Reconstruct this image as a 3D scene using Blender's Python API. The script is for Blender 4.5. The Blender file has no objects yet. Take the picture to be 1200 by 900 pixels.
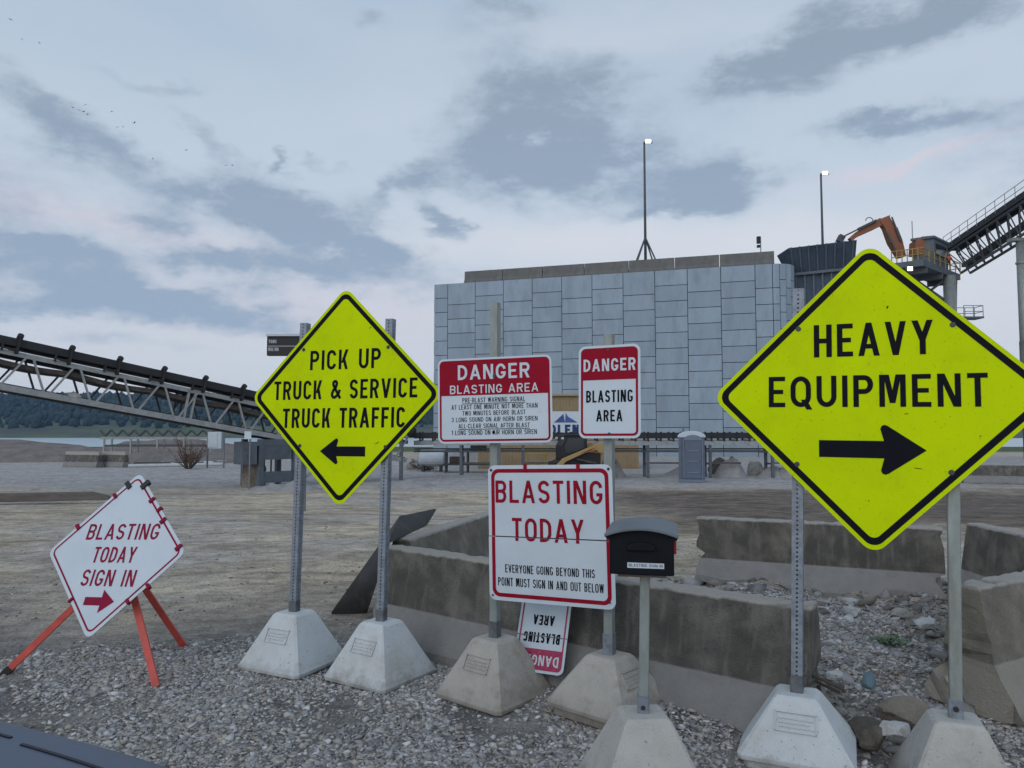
import bpy, bmesh, math, random
import numpy as np
from mathutils import Vector, Matrix, noise

random.seed(7)
rng = np.random.default_rng(7)
scene = bpy.context.scene
COL = scene.collection

# ------------------------------------------------------------------ camera
F_PX = 880.0
PITCH = math.atan(53 / 880.0)
CAM_H = 1.85
cam_data = bpy.data.cameras.new("camera")
cam_data.sensor_width = 36
cam_data.lens = 36 * F_PX / 1200
cam_data.clip_end = 6000
cam_data.clip_start = 0.05
cam = bpy.data.objects.new("camera", cam_data)
COL.objects.link(cam)
cam.location = (0, 0, CAM_H)
cam.rotation_euler = (math.pi / 2 + PITCH, 0, 0)
scene.camera = cam

# ------------------------------------------------------------------ exposure
scene.view_settings.view_transform = 'Standard'
scene.view_settings.look = 'None'
scene.view_settings.gamma = 1
scene.view_settings.exposure = 0
scene.view_settings.use_curve_mapping = False

# ------------------------------------------------------------------ sun and sky
SUN_EL, SUN_AZ = math.radians(24), math.radians(205)      # behind the camera, a little to the left
sun_d = bpy.data.lights.new("sun", 'SUN')
sun_d.energy = 0.9
sun_d.angle = math.radians(50)
sun_d.color = (1.0, 0.97, 0.95)
sun = bpy.data.objects.new("sun", sun_d)
COL.objects.link(sun)
sdir = Vector((math.sin(SUN_AZ) * math.cos(SUN_EL), math.cos(SUN_AZ) * math.cos(SUN_EL), math.sin(SUN_EL)))
sun.rotation_euler = sdir.to_track_quat('Z', 'Y').to_euler()

world = bpy.data.worlds.new("World")
scene.world = world
world.use_nodes = True


def srgb(r, g, b):
    def c(u):
        u /= 255
        return u / 12.92 if u <= 0.04045 else ((u + 0.055) / 1.055) ** 2.4
    return (c(r), c(g), c(b), 1)


def ray(px, py):
    u, v = (px - 600) / F_PX, (450 - py) / F_PX
    return Vector((u, math.cos(PITCH) - v * math.sin(PITCH), math.sin(PITCH) + v * math.cos(PITCH)))


def at(px, py, Y):
    d = ray(px, py)
    return Vector((0, 0, CAM_H)) + d * (Y / d.y)


def gp(px, py, z=0.0):
    d = ray(px, py)
    return Vector((0, 0, CAM_H)) + d * ((z - CAM_H) / d.z)


def make_sky():
    nt = world.node_tree
    N, L = nt.nodes, nt.links
    N.clear()
    out = N.new('ShaderNodeOutputWorld')
    bg = N.new('ShaderNodeBackground')
    bg.inputs['Strength'].default_value = 0.1
    L.new(bg.outputs[0], out.inputs[0])
    sky = N.new('ShaderNodeTexSky')
    sky.sky_type = 'NISHITA'
    sky.sun_disc = False
    sky.sun_elevation = SUN_EL
    sky.sun_rotation = SUN_AZ
    tc = N.new('ShaderNodeTexCoord')

    def math_(op, a, b=None, clamp=False):
        n = N.new('ShaderNodeMath')
        n.operation = op
        n.use_clamp = clamp
        for i, q in enumerate((a, b)):
            if q is None:
                continue
            if isinstance(q, (int, float)):
                n.inputs[i].default_value = q
            else:
                L.new(q, n.inputs[i])
        return n.outputs[0]

    def mix(f, a, b):
        n = N.new('ShaderNodeMix')
        n.data_type = 'RGBA'
        if isinstance(f, float):
            n.inputs[0].default_value = f
        else:
            L.new(f, n.inputs[0])
        for i, q in ((6, a), (7, b)):
            if isinstance(q, tuple):
                n.inputs[i].default_value = q
            else:
                L.new(q, n.inputs[i])
        return n.outputs[2]

    nrm = N.new('ShaderNodeVectorMath'); nrm.operation = 'NORMALIZE'
    L.new(tc.outputs['Generated'], nrm.inputs[0])
    # ragged cloud edges: the direction is bent by fractal noise before it is compared with each cloud bank
    stretch = N.new('ShaderNodeMapping'); stretch.inputs['Scale'].default_value = (1, 1, 2.2)
    L.new(nrm.outputs[0], stretch.inputs[0])
    wn = N.new('ShaderNodeTexNoise'); wn.inputs['Scale'].default_value = 7.5; wn.inputs['Detail'].default_value = 7
    wn.inputs['Roughness'].default_value = 0.6
    L.new(stretch.outputs[0], wn.inputs['Vector'])
    sub = N.new('ShaderNodeVectorMath'); sub.operation = 'SUBTRACT'; sub.inputs[1].default_value = (0.5, 0.5, 0.5)
    L.new(wn.outputs['Color'], sub.inputs[0])
    sc = N.new('ShaderNodeVectorMath'); sc.operation = 'MULTIPLY'; sc.inputs[1].default_value = (0.20, 0.20, 0.085)
    L.new(sub.outputs[0], sc.inputs[0])
    add = N.new('ShaderNodeVectorMath'); add.operation = 'ADD'
    L.new(nrm.outputs[0], add.inputs[0]); L.new(sc.outputs[0], add.inputs[1])
    sep = N.new('ShaderNodeSeparateXYZ'); L.new(add.outputs[0], sep.inputs[0])
    az = math_('ARCTAN2', sep.outputs[0], sep.outputs[1])
    el = math_('ARCSINE', sep.outputs[2])
    sepr = N.new('ShaderNodeSeparateXYZ'); L.new(nrm.outputs[0], sepr.inputs[0])

    def azel(px, py):
        d = ray(px, py).normalized()
        return math.atan2(d.x, d.y), math.asin(d.z)

    def blob(px, py, rx, ry, amp, tilt=0.0):
        a, e = azel(px, py)
        k = math.cos(e)
        da = math_('MULTIPLY', math_('SUBTRACT', az, a), F_PX * k)
        de = math_('MULTIPLY', math_('SUBTRACT', el, e), F_PX)
        ct, st = math.cos(tilt), math.sin(tilt)
        u = math_('ADD', math_('MULTIPLY', da, ct / rx), math_('MULTIPLY', de, st / rx))
        v = math_('ADD', math_('MULTIPLY', da, -st / ry), math_('MULTIPLY', de, ct / ry))
        q = math_('ADD', math_('MULTIPLY', u, u), math_('MULTIPLY', v, v))
        return math_('MULTIPLY', math_('EXPONENT', math_('MULTIPLY', q, -1.0)), amp)

    def total(lst):
        s = None
        for b in lst:
            o = blob(*b)
            s = o if s is None else math_('ADD', s, o)
        return s
    dark = total([
        (610, 130, 95, 58, 1.05), (690, 190, 95, 40, 0.95), (600, 200, 80, 32, .7), (480, 205, 45, 18, 0.85), (440, 225, 16, 26, .5), (835, 222, 75, 20, 1.0), (820, 200, 30, 22, .6),
        (515, 258, 32, 13, 0.9, -.5), (300, 235, 70, 22, .95, -.25), (370, 262, 70, 34, 1.0), (440, 292, 60, 18, .8), (150, 190, 100, 18, 0.5, -0.25), (185, 255, 45, 20, .65),
        (45, 122, 60, 24, 0.85, -.3), (45, 300, 65, 12, .9, -.15), (400, 325, 170, 22, 0.95), (230, 305, 60, 16, .8), (120, 340, 190, 14, 0.85, -.08), (200, 362, 150, 15, .7), (20, 362, 90, 14, .8),
        (1010, 40, 120, 34, 1.0, 0.25), (890, 75, 60, 30, .7, .3), (1130, 15, 80, 20, .7), (1045, 148, 75, 11, 0.9), (240, 165, 55, 18, 0.6, -0.6), (130, 85, 50, 8, .4), (215, 95, 40, 10, .45),
        (590, 18, 60, 18, 0.6), (710, 100, 60, 30, .5), (326, 195, 13, 9, 0.7), (370, 193, 18, 7, .5), (430, 4, 30, 12, .5), (100, 400, 160, 10, .5), (320, 385, 120, 8, .4), (770, 245, 90, 10, .6),
        (-200, 200, 220, 60, 0.8), (1500, 100, 260, 70, 0.8), (200, -400, 500, 120, 0.6), (1100, -500, 500, 120, 0.6)])
    fn = N.new('ShaderNodeTexNoise'); fn.inputs['Scale'].default_value = 12; fn.inputs['Detail'].default_value = 10
    fn.inputs['Roughness'].default_value = 0.68
    L.new(stretch.outputs[0], fn.inputs['Vector'])
    dens = math_('MULTIPLY', dark, math_('ADD', math_('MULTIPLY', fn.outputs['Fac'], 2.5), -0.22))
    mr = N.new('ShaderNodeMapRange'); mr.interpolation_type = 'SMOOTHSTEP'
    mr.inputs['From Min'].default_value = 0.18; mr.inputs['From Max'].default_value = 1.12
    L.new(dens, mr.inputs['Value'])
    # thin high veil: pale everywhere, pinkish towards the horizon
    ramp = N.new('ShaderNodeValToRGB')
    cr = ramp.color_ramp
    stops = [(0.0, srgb(210, 214, 223)), (0.10, srgb(209, 213, 224)), (0.20, srgb(203, 211, 224)),
             (0.32, srgb(193, 209, 225)), (0.48, srgb(180, 198, 217)), (0.8, srgb(168, 188, 212))]
    cr.elements[0].position, cr.elements[0].color = stops[0]
    cr.elements[1].position, cr.elements[1].color = stops[-1]
    for p, c in stops[1:-1]:
        e = cr.elements.new(p); e.color = c
    L.new(sepr.outputs[2], ramp.inputs[0])
    vn = N.new('ShaderNodeTexNoise'); vn.inputs['Scale'].default_value = 3.2; vn.inputs['Detail'].default_value = 6
    L.new(stretch.outputs[0], vn.inputs['Vector'])
    vr = N.new('ShaderNodeMapRange'); vr.inputs['From Min'].default_value = 0.35; vr.inputs['From Max'].default_value = 0.68
    vr.inputs['To Min'].default_value = 0.0; vr.inputs['To Max'].default_value = 0.45
    L.new(vn.outputs['Fac'], vr.inputs['Value'])
    veil = mix(vr.outputs[0], ramp.outputs[0], srgb(208, 218, 230))
    pink = total([(1075, 192, 90, 6, 0.7, 0.12), (230, 285, 200, 20, 0.35, -0.15), (380, 365, 240, 24, 0.35), (40, 235, 90, 20, 0.25)])
    veil = mix(math_('MINIMUM', pink, 0.8), veil, srgb(222, 212, 222))
    glow = total([(900, 285, 260, 34, .85), (640, 275, 120, 22, .6), (1150, 330, 160, 60, .7), (300, 292, 110, 9, .35), (700, 45, 140, 22, .35), (480, 290, 60, 16, .5)])
    veil = mix(math_('MINIMUM', glow, 0.9), veil, srgb(219, 223, 231))
    cramp = N.new('ShaderNodeValToRGB')
    c2 = cramp.color_ramp
    c2.elements[0].position = 0.04; c2.elements[0].color = srgb(152, 174, 200)
    c2.elements[1].position = 0.45; c2.elements[1].color = srgb(148, 163, 181)
    L.new(sepr.outputs[2], cramp.inputs[0])
    col = mix(math_('MULTIPLY', mr.outputs[0], 0.95), veil, cramp.outputs[0])
    # brighter western half of the sky, behind the camera
    back = N.new('ShaderNodeMapRange')
    back.inputs['From Min'].default_value = 0.25; back.inputs['From Max'].default_value = -0.9
    back.inputs['To Min'].default_value = 1.0; back.inputs['To Max'].default_value = 1.25
    L.new(sepr.outputs[1], back.inputs['Value'])
    sc2 = N.new('ShaderNodeVectorMath'); sc2.operation = 'SCALE'
    L.new(col, sc2.inputs[0])
    L.new(math_('MULTIPLY', back.outputs[0], 10.0), sc2.inputs['Scale'])
    final = mix(0.93, sky.outputs[0], sc2.outputs[0])
    L.new(final, bg.inputs['Color'])


make_sky()

# ------------------------------------------------------------------ helpers
ORG = {}


class MB:
    """collects shapes in world coordinates; build() links them as ONE mesh object"""

    def __init__(s):
        s.v, s.f, s.c = [], [], []

    def poly(s, pts, flip=False):
        i = len(s.v)
        s.v += [tuple(p) for p in pts]
        idx = list(range(i, i + len(pts)))
        s.f.append(idx[::-1] if flip else idx)

    def faces(s, pts, faces):
        i = len(s.v)
        s.v += [tuple(p) for p in pts]
        s.f += [[i + k for k in f] for f in faces]

    def box(s, c, size, rot=None):
        c = Vector(c)
        h = [q / 2 for q in size]
        p = [Vector((x * h[0], y * h[1], z * h[2])) for x in (-1, 1) for y in (-1, 1) for z in (-1, 1)]
        if rot is not None:
            p = [rot @ q for q in p]
        s.faces([q + c for q in p], [(0, 1, 3, 2), (4, 6, 7, 5), (0, 4, 5, 1), (2, 3, 7, 6), (0, 2, 6, 4), (1, 5, 7, 3)])
        return s

    def beam(s, a, b, w, h, up=(0, 0, 1)):
        a, b = Vector(a), Vector(b)
        d = (b - a).normalized()
        up = Vector(up)
        if abs(d.dot(up)) > 0.98:
            up = Vector((0, 1, 0))
        x = d.cross(up).normalized()
        y = x.cross(d)
        p = [q + x * (i * w / 2) + y * (j * h / 2) for q in (a, b) for i, j in ((-1, -1), (1, -1), (1, 1), (-1, 1))]
        s.faces(p, [(0, 1, 2, 3), (7, 6, 5, 4), (0, 4, 5, 1), (1, 5, 6, 2), (2, 6, 7, 3), (3, 7, 4, 0)])
        return s

    def tube(s, a, b, r, n=8, r2=None):
        a, b = Vector(a), Vector(b)
        r2 = r if r2 is None else r2
        d = (b - a).normalized()
        up = Vector((0, 0, 1)) if abs(d.z) < 0.95 else Vector((1, 0, 0))
        x = d.cross(up).normalized()
        y = d.cross(x)
        ring = lambda c, q: [c + (x * math.cos(t) + y * math.sin(t)) * q for t in [2 * math.pi * k / n for k in range(n)]]
        i0 = ring(a, r) + ring(b, r2)
        s.faces(i0, [(k, (k + 1) % n, n + (k + 1) % n, n + k)[::-1] for k in range(n)] + [tuple(range(n)), tuple(range(2 * n - 1, n - 1, -1))])
        return s

    def prism(s, pts, M, z0, z1):
        """outline in the x,y of matrix M, extruded from z0 to z1"""
        n = len(pts)
        a = [M @ Vector((p[0], p[1], z0)) for p in pts]
        b = [M @ Vector((p[0], p[1], z1)) for p in pts]
        s.faces(a + b, [tuple(range(n))[::-1], tuple(range(n, 2 * n))] + [(k, (k + 1) % n, n + (k + 1) % n, n + k) for k in range(n)])
        return s

    def ball(s, c, r, n=8, squash=(1, 1, 1)):
        c = Vector(c)
        pts, fc = [], []
        m = n // 2
        for j in range(m + 1):
            t = math.pi * j / m
            for k in range(n):
                p = 2 * math.pi * k / n
                pts.append(c + Vector((math.sin(t) * math.cos(p) * r * squash[0], math.sin(t) * math.sin(p) * r * squash[1], math.cos(t) * r * squash[2])))
        for j in range(m):
            for k in range(n):
                fc.append((j * n + k, (j + 1) * n + k, (j + 1) * n + (k + 1) % n, j * n + (k + 1) % n))
        s.faces(pts, fc)
        return s

    def build(s, name, mat, parent=None, org=None, smooth=False, bevel=0.0, fix=True, col=None):
        o0 = ORG[parent.name] if parent is not None else Vector(org if org is not None else (0, 0, 0))
        me = bpy.data.meshes.new(name)
        me.from_pydata([(p[0] - o0.x, p[1] - o0.y, p[2] - o0.z) for p in s.v], [], s.f)
        if fix:
            bm = bmesh.new(); bm.from_mesh(me)
            bmesh.ops.remove_doubles(bm, verts=bm.verts, dist=1e-5)
            bmesh.ops.recalc_face_normals(bm, faces=bm.faces)  # far truss takes the darker steel, its shade put into the colour
            bm.to_mesh(me); bm.free()
        me.materials.append(mat)
        if smooth:
            me.shade_smooth()
        me.update()
        o = bpy.data.objects.new(name, me)
        COL.objects.link(o)
        if parent is not None:
            o.parent = parent
        else:
            o.location = o0
        if bevel:
            b = o.modifiers.new("bevel", 'BEVEL')
            b.width = bevel; b.segments = 2; b.limit_method = 'ANGLE'; b.angle_limit = math.radians(40)
        ORG[o.name] = o0
        return o


def tag(o, label=None, cat=None, group=None, kind=None):
    if label: o["label"] = label
    if cat: o["category"] = cat
    if group: o["group"] = group
    if kind: o["kind"] = kind
    return o


def thing(name, loc, label, cat, group=None):
    o = bpy.data.objects.new(name, None)
    o.empty_display_size = 0.2
    COL.objects.link(o)
    o.location = loc
    ORG[o.name] = Vector(loc)
    return tag(o, label, cat, group)


def copy_tree(o, parent=None):
    c = o.copy(); COL.objects.link(c)
    if parent is not None:
        c.parent = parent
    for ch in [q for q in o.children]:
        copy_tree(ch, c)
    return c


def yawm(deg):
    return Matrix.Rotation(math.radians(deg), 3, 'Z')


# ------------------------------------------------------------------ materials
def material(name, color, rough=0.8, var=0.25, scale=4.0, bump=0.15, bscale=60.0, metal=0.0, tint=None, tint_scale=1.5,
             tint_lo=0.5, tint_hi=0.7, stretch=None, spec=0.3, attr=None, detail=6, speck=0.0, speck_scale=90):
    m = bpy.data.materials.new(name)
    m.use_nodes = True
    nt = m.node_tree
    N, L = nt.nodes, nt.links
    p = N['Principled BSDF']
    p.inputs['Roughness'].default_value = rough
    p.inputs['Metallic'].default_value = metal
    p.inputs['Specular IOR Level'].default_value = spec
    tc = N.new('ShaderNodeTexCoord')
    vec = tc.outputs['Object']
    if stretch:
        mp = N.new('ShaderNodeMapping'); mp.inputs['Scale'].default_value = stretch
        L.new(vec, mp.inputs[0]); vec = mp.outputs[0]
    n1 = N.new('ShaderNodeTexNoise'); n1.inputs['Scale'].default_value = scale; n1.inputs['Detail'].default_value = detail
    n1.inputs['Roughness'].default_value = 0.65
    L.new(vec, n1.inputs['Vector'])
    mr = N.new('ShaderNodeMapRange')
    mr.inputs['From Min'].default_value = 0.3; mr.inputs['From Max'].default_value = 0.7
    mr.inputs['To Min'].default_value = 1 - var; mr.inputs['To Max'].default_value = 1 + var
    L.new(n1.outputs['Fac'], mr.inputs['Value'])
    c = color if len(color) == 4 else (*color, 1)
    src = None
    if attr:
        at_ = N.new('ShaderNodeAttribute'); at_.attribute_name = attr
        src = at_.outputs['Color']
    if tint:
        n2 = N.new('ShaderNodeTexNoise'); n2.inputs['Scale'].default_value = tint_scale; n2.inputs['Detail'].default_value = 8
        n2.inputs['Roughness'].default_value = 0.7
        L.new(vec, n2.inputs['Vector'])
        r2 = N.new('ShaderNodeMapRange'); r2.inputs['From Min'].default_value = tint_lo; r2.inputs['From Max'].default_value = tint_hi
        L.new(n2.outputs['Fac'], r2.inputs['Value'])
        mx = N.new('ShaderNodeMix'); mx.data_type = 'RGBA'
        L.new(r2.outputs[0], mx.inputs[0])
        if src: L.new(src, mx.inputs[6])
        else: mx.inputs[6].default_value = c
        mx.inputs[7].default_value = (*tint[:3], 1)
        src = mx.outputs[2]
    sc = N.new('ShaderNodeVectorMath'); sc.operation = 'SCALE'
    if src: L.new(src, sc.inputs[0])
    else: sc.inputs[0].default_value = c[:3]
    L.new(mr.outputs[0], sc.inputs['Scale'])
    fin = sc.outputs[0]
    if speck:
        ns = N.new('ShaderNodeTexNoise'); ns.inputs['Scale'].default_value = speck_scale; ns.inputs['Detail'].default_value = 2
        L.new(vec, ns.inputs['Vector'])
        rs = N.new('ShaderNodeMapRange'); rs.inputs['From Min'].default_value = 0.66; rs.inputs['From Max'].default_value = 0.72
        rs.inputs['To Min'].default_value = 0; rs.inputs['To Max'].default_value = speck
        L.new(ns.outputs['Fac'], rs.inputs['Value'])
        ms = N.new('ShaderNodeMix'); ms.data_type = 'RGBA'
        L.new(rs.outputs[0], ms.inputs[0]); L.new(fin, ms.inputs[6])
        ms.inputs[7].default_value = (c[0] * .3, c[1] * .28, c[2] * .25, 1)
        fin = ms.outputs[2]
    L.new(fin, p.inputs['Base Color'])
    rr = N.new('ShaderNodeMapRange')
    rr.inputs['To Min'].default_value = max(0.05, rough - 0.12); rr.inputs['To Max'].default_value = min(1, rough + 0.12)
    L.new(n1.outputs['Fac'], rr.inputs['Value']); L.new(rr.outputs[0], p.inputs['Roughness'])
    if bump:
        n3 = N.new('ShaderNodeTexNoise'); n3.inputs['Scale'].default_value = bscale; n3.inputs['Detail'].default_value = 5
        L.new(vec, n3.inputs['Vector'])
        b = N.new('ShaderNodeBump'); b.inputs['Strength'].default_value = bump; b.inputs['Distance'].default_value = 0.02
        L.new(n3.outputs['Fac'], b.inputs['Height']); L.new(b.outputs[0], p.inputs['Normal'])
    return m


def emission(name, color, strength):
    m = bpy.data.materials.new(name); m.use_nodes = True
    p = m.node_tree.nodes['Principled BSDF']
    p.inputs['Base Color'].default_value = (*color, 1)
    p.inputs['Emission Color'].default_value = (*color, 1)
    p.inputs['Emission Strength'].default_value = strength
    return m


MAT = {
    'lime': material('fluorescent_yellow_sheeting', (0.485, 0.625, 0.002), 0.6, 0.07, 1.6, 0.05, 420, spec=0.03, tint=(0.42, 0.54, 0.003), tint_scale=2.2, tint_lo=.5, tint_hi=.72, speck=.35, speck_scale=70),
    'black_print': material('black_print', (0.006, 0.0065, 0.011), 0.6, 0.2, 12, 0.02, 200, spec=0.06),
    'white': material('white_sheeting', (0.49, 0.555, 0.61), 0.5, 0.05, 3, 0.03, 260, spec=0.15, tint=(0.38, 0.41, 0.43), tint_scale=5, tint_lo=0.6, tint_hi=0.9),
    'red_print': material('red_print', (0.25, 0.007, 0.022), 0.6, 0.12, 6, 0.02, 200, spec=0.06),
    'faded_red': material('faded_red_print', (0.33, 0.05, 0.10), 0.6, 0.2, 25, 0.02, 200, spec=0.06, tint=(0.40, 0.17, 0.22), tint_scale=40, tint_lo=0.55, tint_hi=0.75),
    'easel_red': material('easel_red_print', (0.22, 0.012, 0.04), 0.6, 0.12, 9, 0.02, 200, spec=0.06),
    'alu': material('sheet_aluminium', (0.5, 0.51, 0.53), 0.45, 0.1, 5, 0.05, 120, metal=0.8),
    'galv': material('galvanised_steel', (0.21, 0.24, 0.28), 0.55, 0.25, 22, 0.08, 90, metal=0.3, tint=(0.16, 0.17, 0.18), tint_scale=9),
    'galv_dark': material('dull_galvanised_steel', (0.15, 0.165, 0.18), 0.5, 0.25, 18, 0.1, 90, metal=0.5, tint=(0.11, 0.10, 0.09), tint_scale=7),
    'galv_green': material('weathered_steel_post', (0.25, 0.28, 0.27), 0.55, 0.22, 14, 0.08, 90, metal=0.35, tint=(0.20, 0.19, 0.15), tint_scale=6, stretch=(1, 1, .3)),
    'bolt': material('bolt_steel', (0.05, 0.05, 0.05), 0.5, 0.2, 30, 0.05, 90, metal=0.5),
    'conc_white': material('pale_cast_concrete', (0.49, 0.52, 0.53), 0.88, 0.08, 7, 0.25, 110, tint=(0.42, 0.41, 0.38), tint_scale=3, speck=0.6, speck_scale=55),
    'conc_tan': material('tan_cast_concrete', (0.37, 0.35, 0.315), 0.9, 0.12, 6, 0.3, 110, tint=(0.22, 0.20, 0.16), tint_scale=3.5, speck=0.5, speck_scale=70),
    'conc_grey': material('grey_cast_concrete', (0.42, 0.41, 0.385), 0.9, 0.12, 6, 0.35, 110, tint=(0.25, 0.235, 0.2), tint_scale=3, speck=0.6, speck_scale=60),
    'rubber': material('black_rubber', (0.018, 0.018, 0.02), 0.6, 0.25, 8, 0.08, 60, spec=0.35),
    'rubber_sheet': material('dusty_rubber_sheet', (0.022, 0.021, 0.021), 0.62, 0.35, 6, 0.15, 40, tint=(0.05, 0.048, 0.045), tint_scale=3, spec=0.35),
    'orange_leg': material('orange_painted_tube', (0.52, 0.085, 0.065), 0.5, 0.15, 9, 0.05, 90, tint=(0.38, 0.075, 0.06), tint_scale=12),
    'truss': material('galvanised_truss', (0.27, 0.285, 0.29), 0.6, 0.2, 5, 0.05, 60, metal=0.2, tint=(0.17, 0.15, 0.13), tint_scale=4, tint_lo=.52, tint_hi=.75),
    'truss_dark': material('dark_and_shaded_steel', (0.07, 0.075, 0.08), 0.65, 0.25, 5, 0.05, 60),  # own colour of dark parts, painted shade on the conveyor's far truss
    'rust_pan': material('rusty_pan', (0.055, 0.045, 0.04), 0.8, 0.3, 4, 0.1, 60, tint=(0.10, 0.085, 0.07), tint_scale=3),
    'blue_steel': material('painted_blue_grey_steel', (0.085, 0.105, 0.125), 0.6, 0.18, 3, 0.05, 60, tint=(0.06, 0.065, 0.07), tint_scale=2),
    'hopper': material('hopper_plate_steel', (0.05, 0.07, 0.10), 0.6, 0.2, 0.6, 0.03, 20, spec=.15, tint=(0.035, 0.045, 0.065), tint_scale=0.8),
    'panel': material('precast_wall_panel', (0.31, 0.33, 0.345), 0.9, 0.09, 0.8, 0.12, 14, attr='tone', tint=(0.185, 0.225, 0.265), tint_scale=0.9, tint_lo=.48, tint_hi=.78, stretch=(1, 1, .3)),
    'joint': material('panel_joint', (0.02, 0.024, 0.03), 0.9, 0.2, 3, 0),
    'parapet': material('parapet_concrete', (0.125, 0.125, 0.12), 0.9, 0.18, 0.9, 0.1, 15, tint=(0.095, 0.09, 0.08), tint_scale=1.2, stretch=(1, 1, .5)),
    'orange_boom': material('weathered_orange_steel', (0.24, 0.09, 0.045), 0.6, 0.2, 1.5, 0.05, 20, tint=(0.16, 0.07, 0.04), tint_scale=1.5),
    'yellow': material('yellow_railing_paint', (0.30, 0.22, 0.07), 0.6, 0.2, 2, 0, 20),
    'tan_metal': material('tan_corrugated_metal', (0.32, 0.245, 0.15), 0.65, 0.12, 1.5, 0.03, 30),
    'cab_glass': material('dark_window_glass', (0.02, 0.025, 0.03), 0.12, 0.1, 3, 0, spec=0.6),
    'loader': material('loader_yellow_paint', (0.34, 0.22, 0.09), 0.55, 0.2, 3, 0.05, 30, tint=(0.25, 0.18, 0.10), tint_scale=3),
    'loader_black': material('loader_black', (0.02, 0.02, 0.022), 0.6, 0.25, 5, 0.05, 40),
    'toilet': material('blue_grey_plastic', (0.085, 0.11, 0.155), 0.5, 0.12, 3, 0.03, 40),
    'toilet_trim': material('pale_blue_plastic', (0.13, 0.16, 0.215), 0.5, 0.1, 3, 0.03, 40),
    'toilet_roof': material('pale_plastic_roof', (0.42, 0.48, 0.54), 0.45, 0.08, 3, 0.03, 40),
    'mailbox': material('black_mailbox_plastic', (0.005, 0.0065, 0.010), 0.5, 0.25, 9, 0.06, 120, spec=0.12),
    'mailbox_roof': material('blue_grey_lid_plastic', (0.10, 0.12, 0.145), 0.45, 0.2, 9, 0.06, 120, spec=0.5),  # lid plastic, paler than the box
    'beige': material('beige_plastic', (0.30, 0.28, 0.24), 0.6, 0.12, 9, 0.05, 100),
    'flag': material('red_plastic', (0.30, 0.02, 0.02), 0.45, 0.1, 9, 0.03, 100),
    'cabinet': material('grey_cabinet_paint', (0.42, 0.46, 0.50), 0.5, 0.08, 3, 0.02, 40),
    'timber': material('weathered_timber', (0.12, 0.105, 0.095), 0.85, 0.3, 3, 0.2, 30, stretch=(0.3, 3, 3)),
    'led': emission('led_amber', (1.0, 0.12, 0.02), 6),
    'lamp': emission('lamp_lens', (1.0, 0.80, 0.5), 5),
    'led_text': material('grey_print', (0.38, 0.40, 0.42), 0.6, 0.05, 5, 0),
    'navy': material('navy_print', (0.012, 0.03, 0.11), 0.5, 0.1, 5, 0),
    'blue_print': material('blue_mountain_print', (0.05, 0.08, 0.25), 0.5, 0.4, 1.2, 0),
    'truck': material('truck_paint', (0.075, 0.095, 0.14), 0.5, 0.1, 3, 0.02, 90, metal=0.1, spec=0.5, tint=(0.13, 0.14, 0.16), tint_scale=5, tint_lo=.6, tint_hi=.8),
    'truck_black': material('truck_black_trim', (0.012, 0.013, 0.02), 0.5, 0.1, 5, 0.03, 90),
    'chrome': material('chrome_trim', (0.55, 0.56, 0.58), 0.2, 0.05, 3, 0, metal=1),
    'hivis': material('orange_vest', (0.75, 0.10, 0.02), 0.7, 0.1, 4, 0, 40),
    'cloth_dark': material('dark_trousers', (0.03, 0.035, 0.05), 0.85, 0.1, 4, 0, 40),
    'skin': material('skin', (0.36, 0.20, 0.14), 0.6, 0.05, 4, 0, 40),
    'bird': material('dark_feathers', (0.03, 0.03, 0.035), 0.8, 0.1, 4, 0),
    'leaf_red': material('dried_leaves', (0.13, 0.065, 0.035), 0.8, 0.4, 3, 0),
    'bark': material('grey_bark', (0.10, 0.08, 0.065), 0.9, 0.2, 6, 0),
    'weed': material('weed_leaves', (0.045, 0.11, 0.03), 0.6, 0.3, 12, 0),
    'rock': material('tan_boulder', (0.20, 0.175, 0.145), 0.9, 0.3, 5, 0.5, 40, tint=(0.10, 0.09, 0.08), tint_scale=4),
    'rock_dark': material('dark_boulder', (0.075, 0.068, 0.06), 0.9, 0.3, 6, 0.5, 40, tint=(0.13, 0.115, 0.095), tint_scale=3),
    'rock_white': material('pale_boulder', (0.40, 0.41, 0.41), 0.85, 0.15, 6, 0.4, 40, tint=(0.22, 0.18, 0.13), tint_scale=5, tint_lo=.58, tint_hi=.66),
    'rock_blue': material('blue_stone', (0.13, 0.20, 0.24), 0.85, 0.2, 6, 0.4, 40),
    'steel_dark': material('old_steel', (0.05, 0.055, 0.06), 0.65, 0.2, 6, 0.05, 60),
    'debris': material('broken_concrete', (0.30, 0.29, 0.27), 0.9, 0.2, 6, 0.4, 50),
    'pipe': material('pale_pipe', (0.45, 0.47, 0.48), 0.6, 0.15, 3, 0),
}


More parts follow.
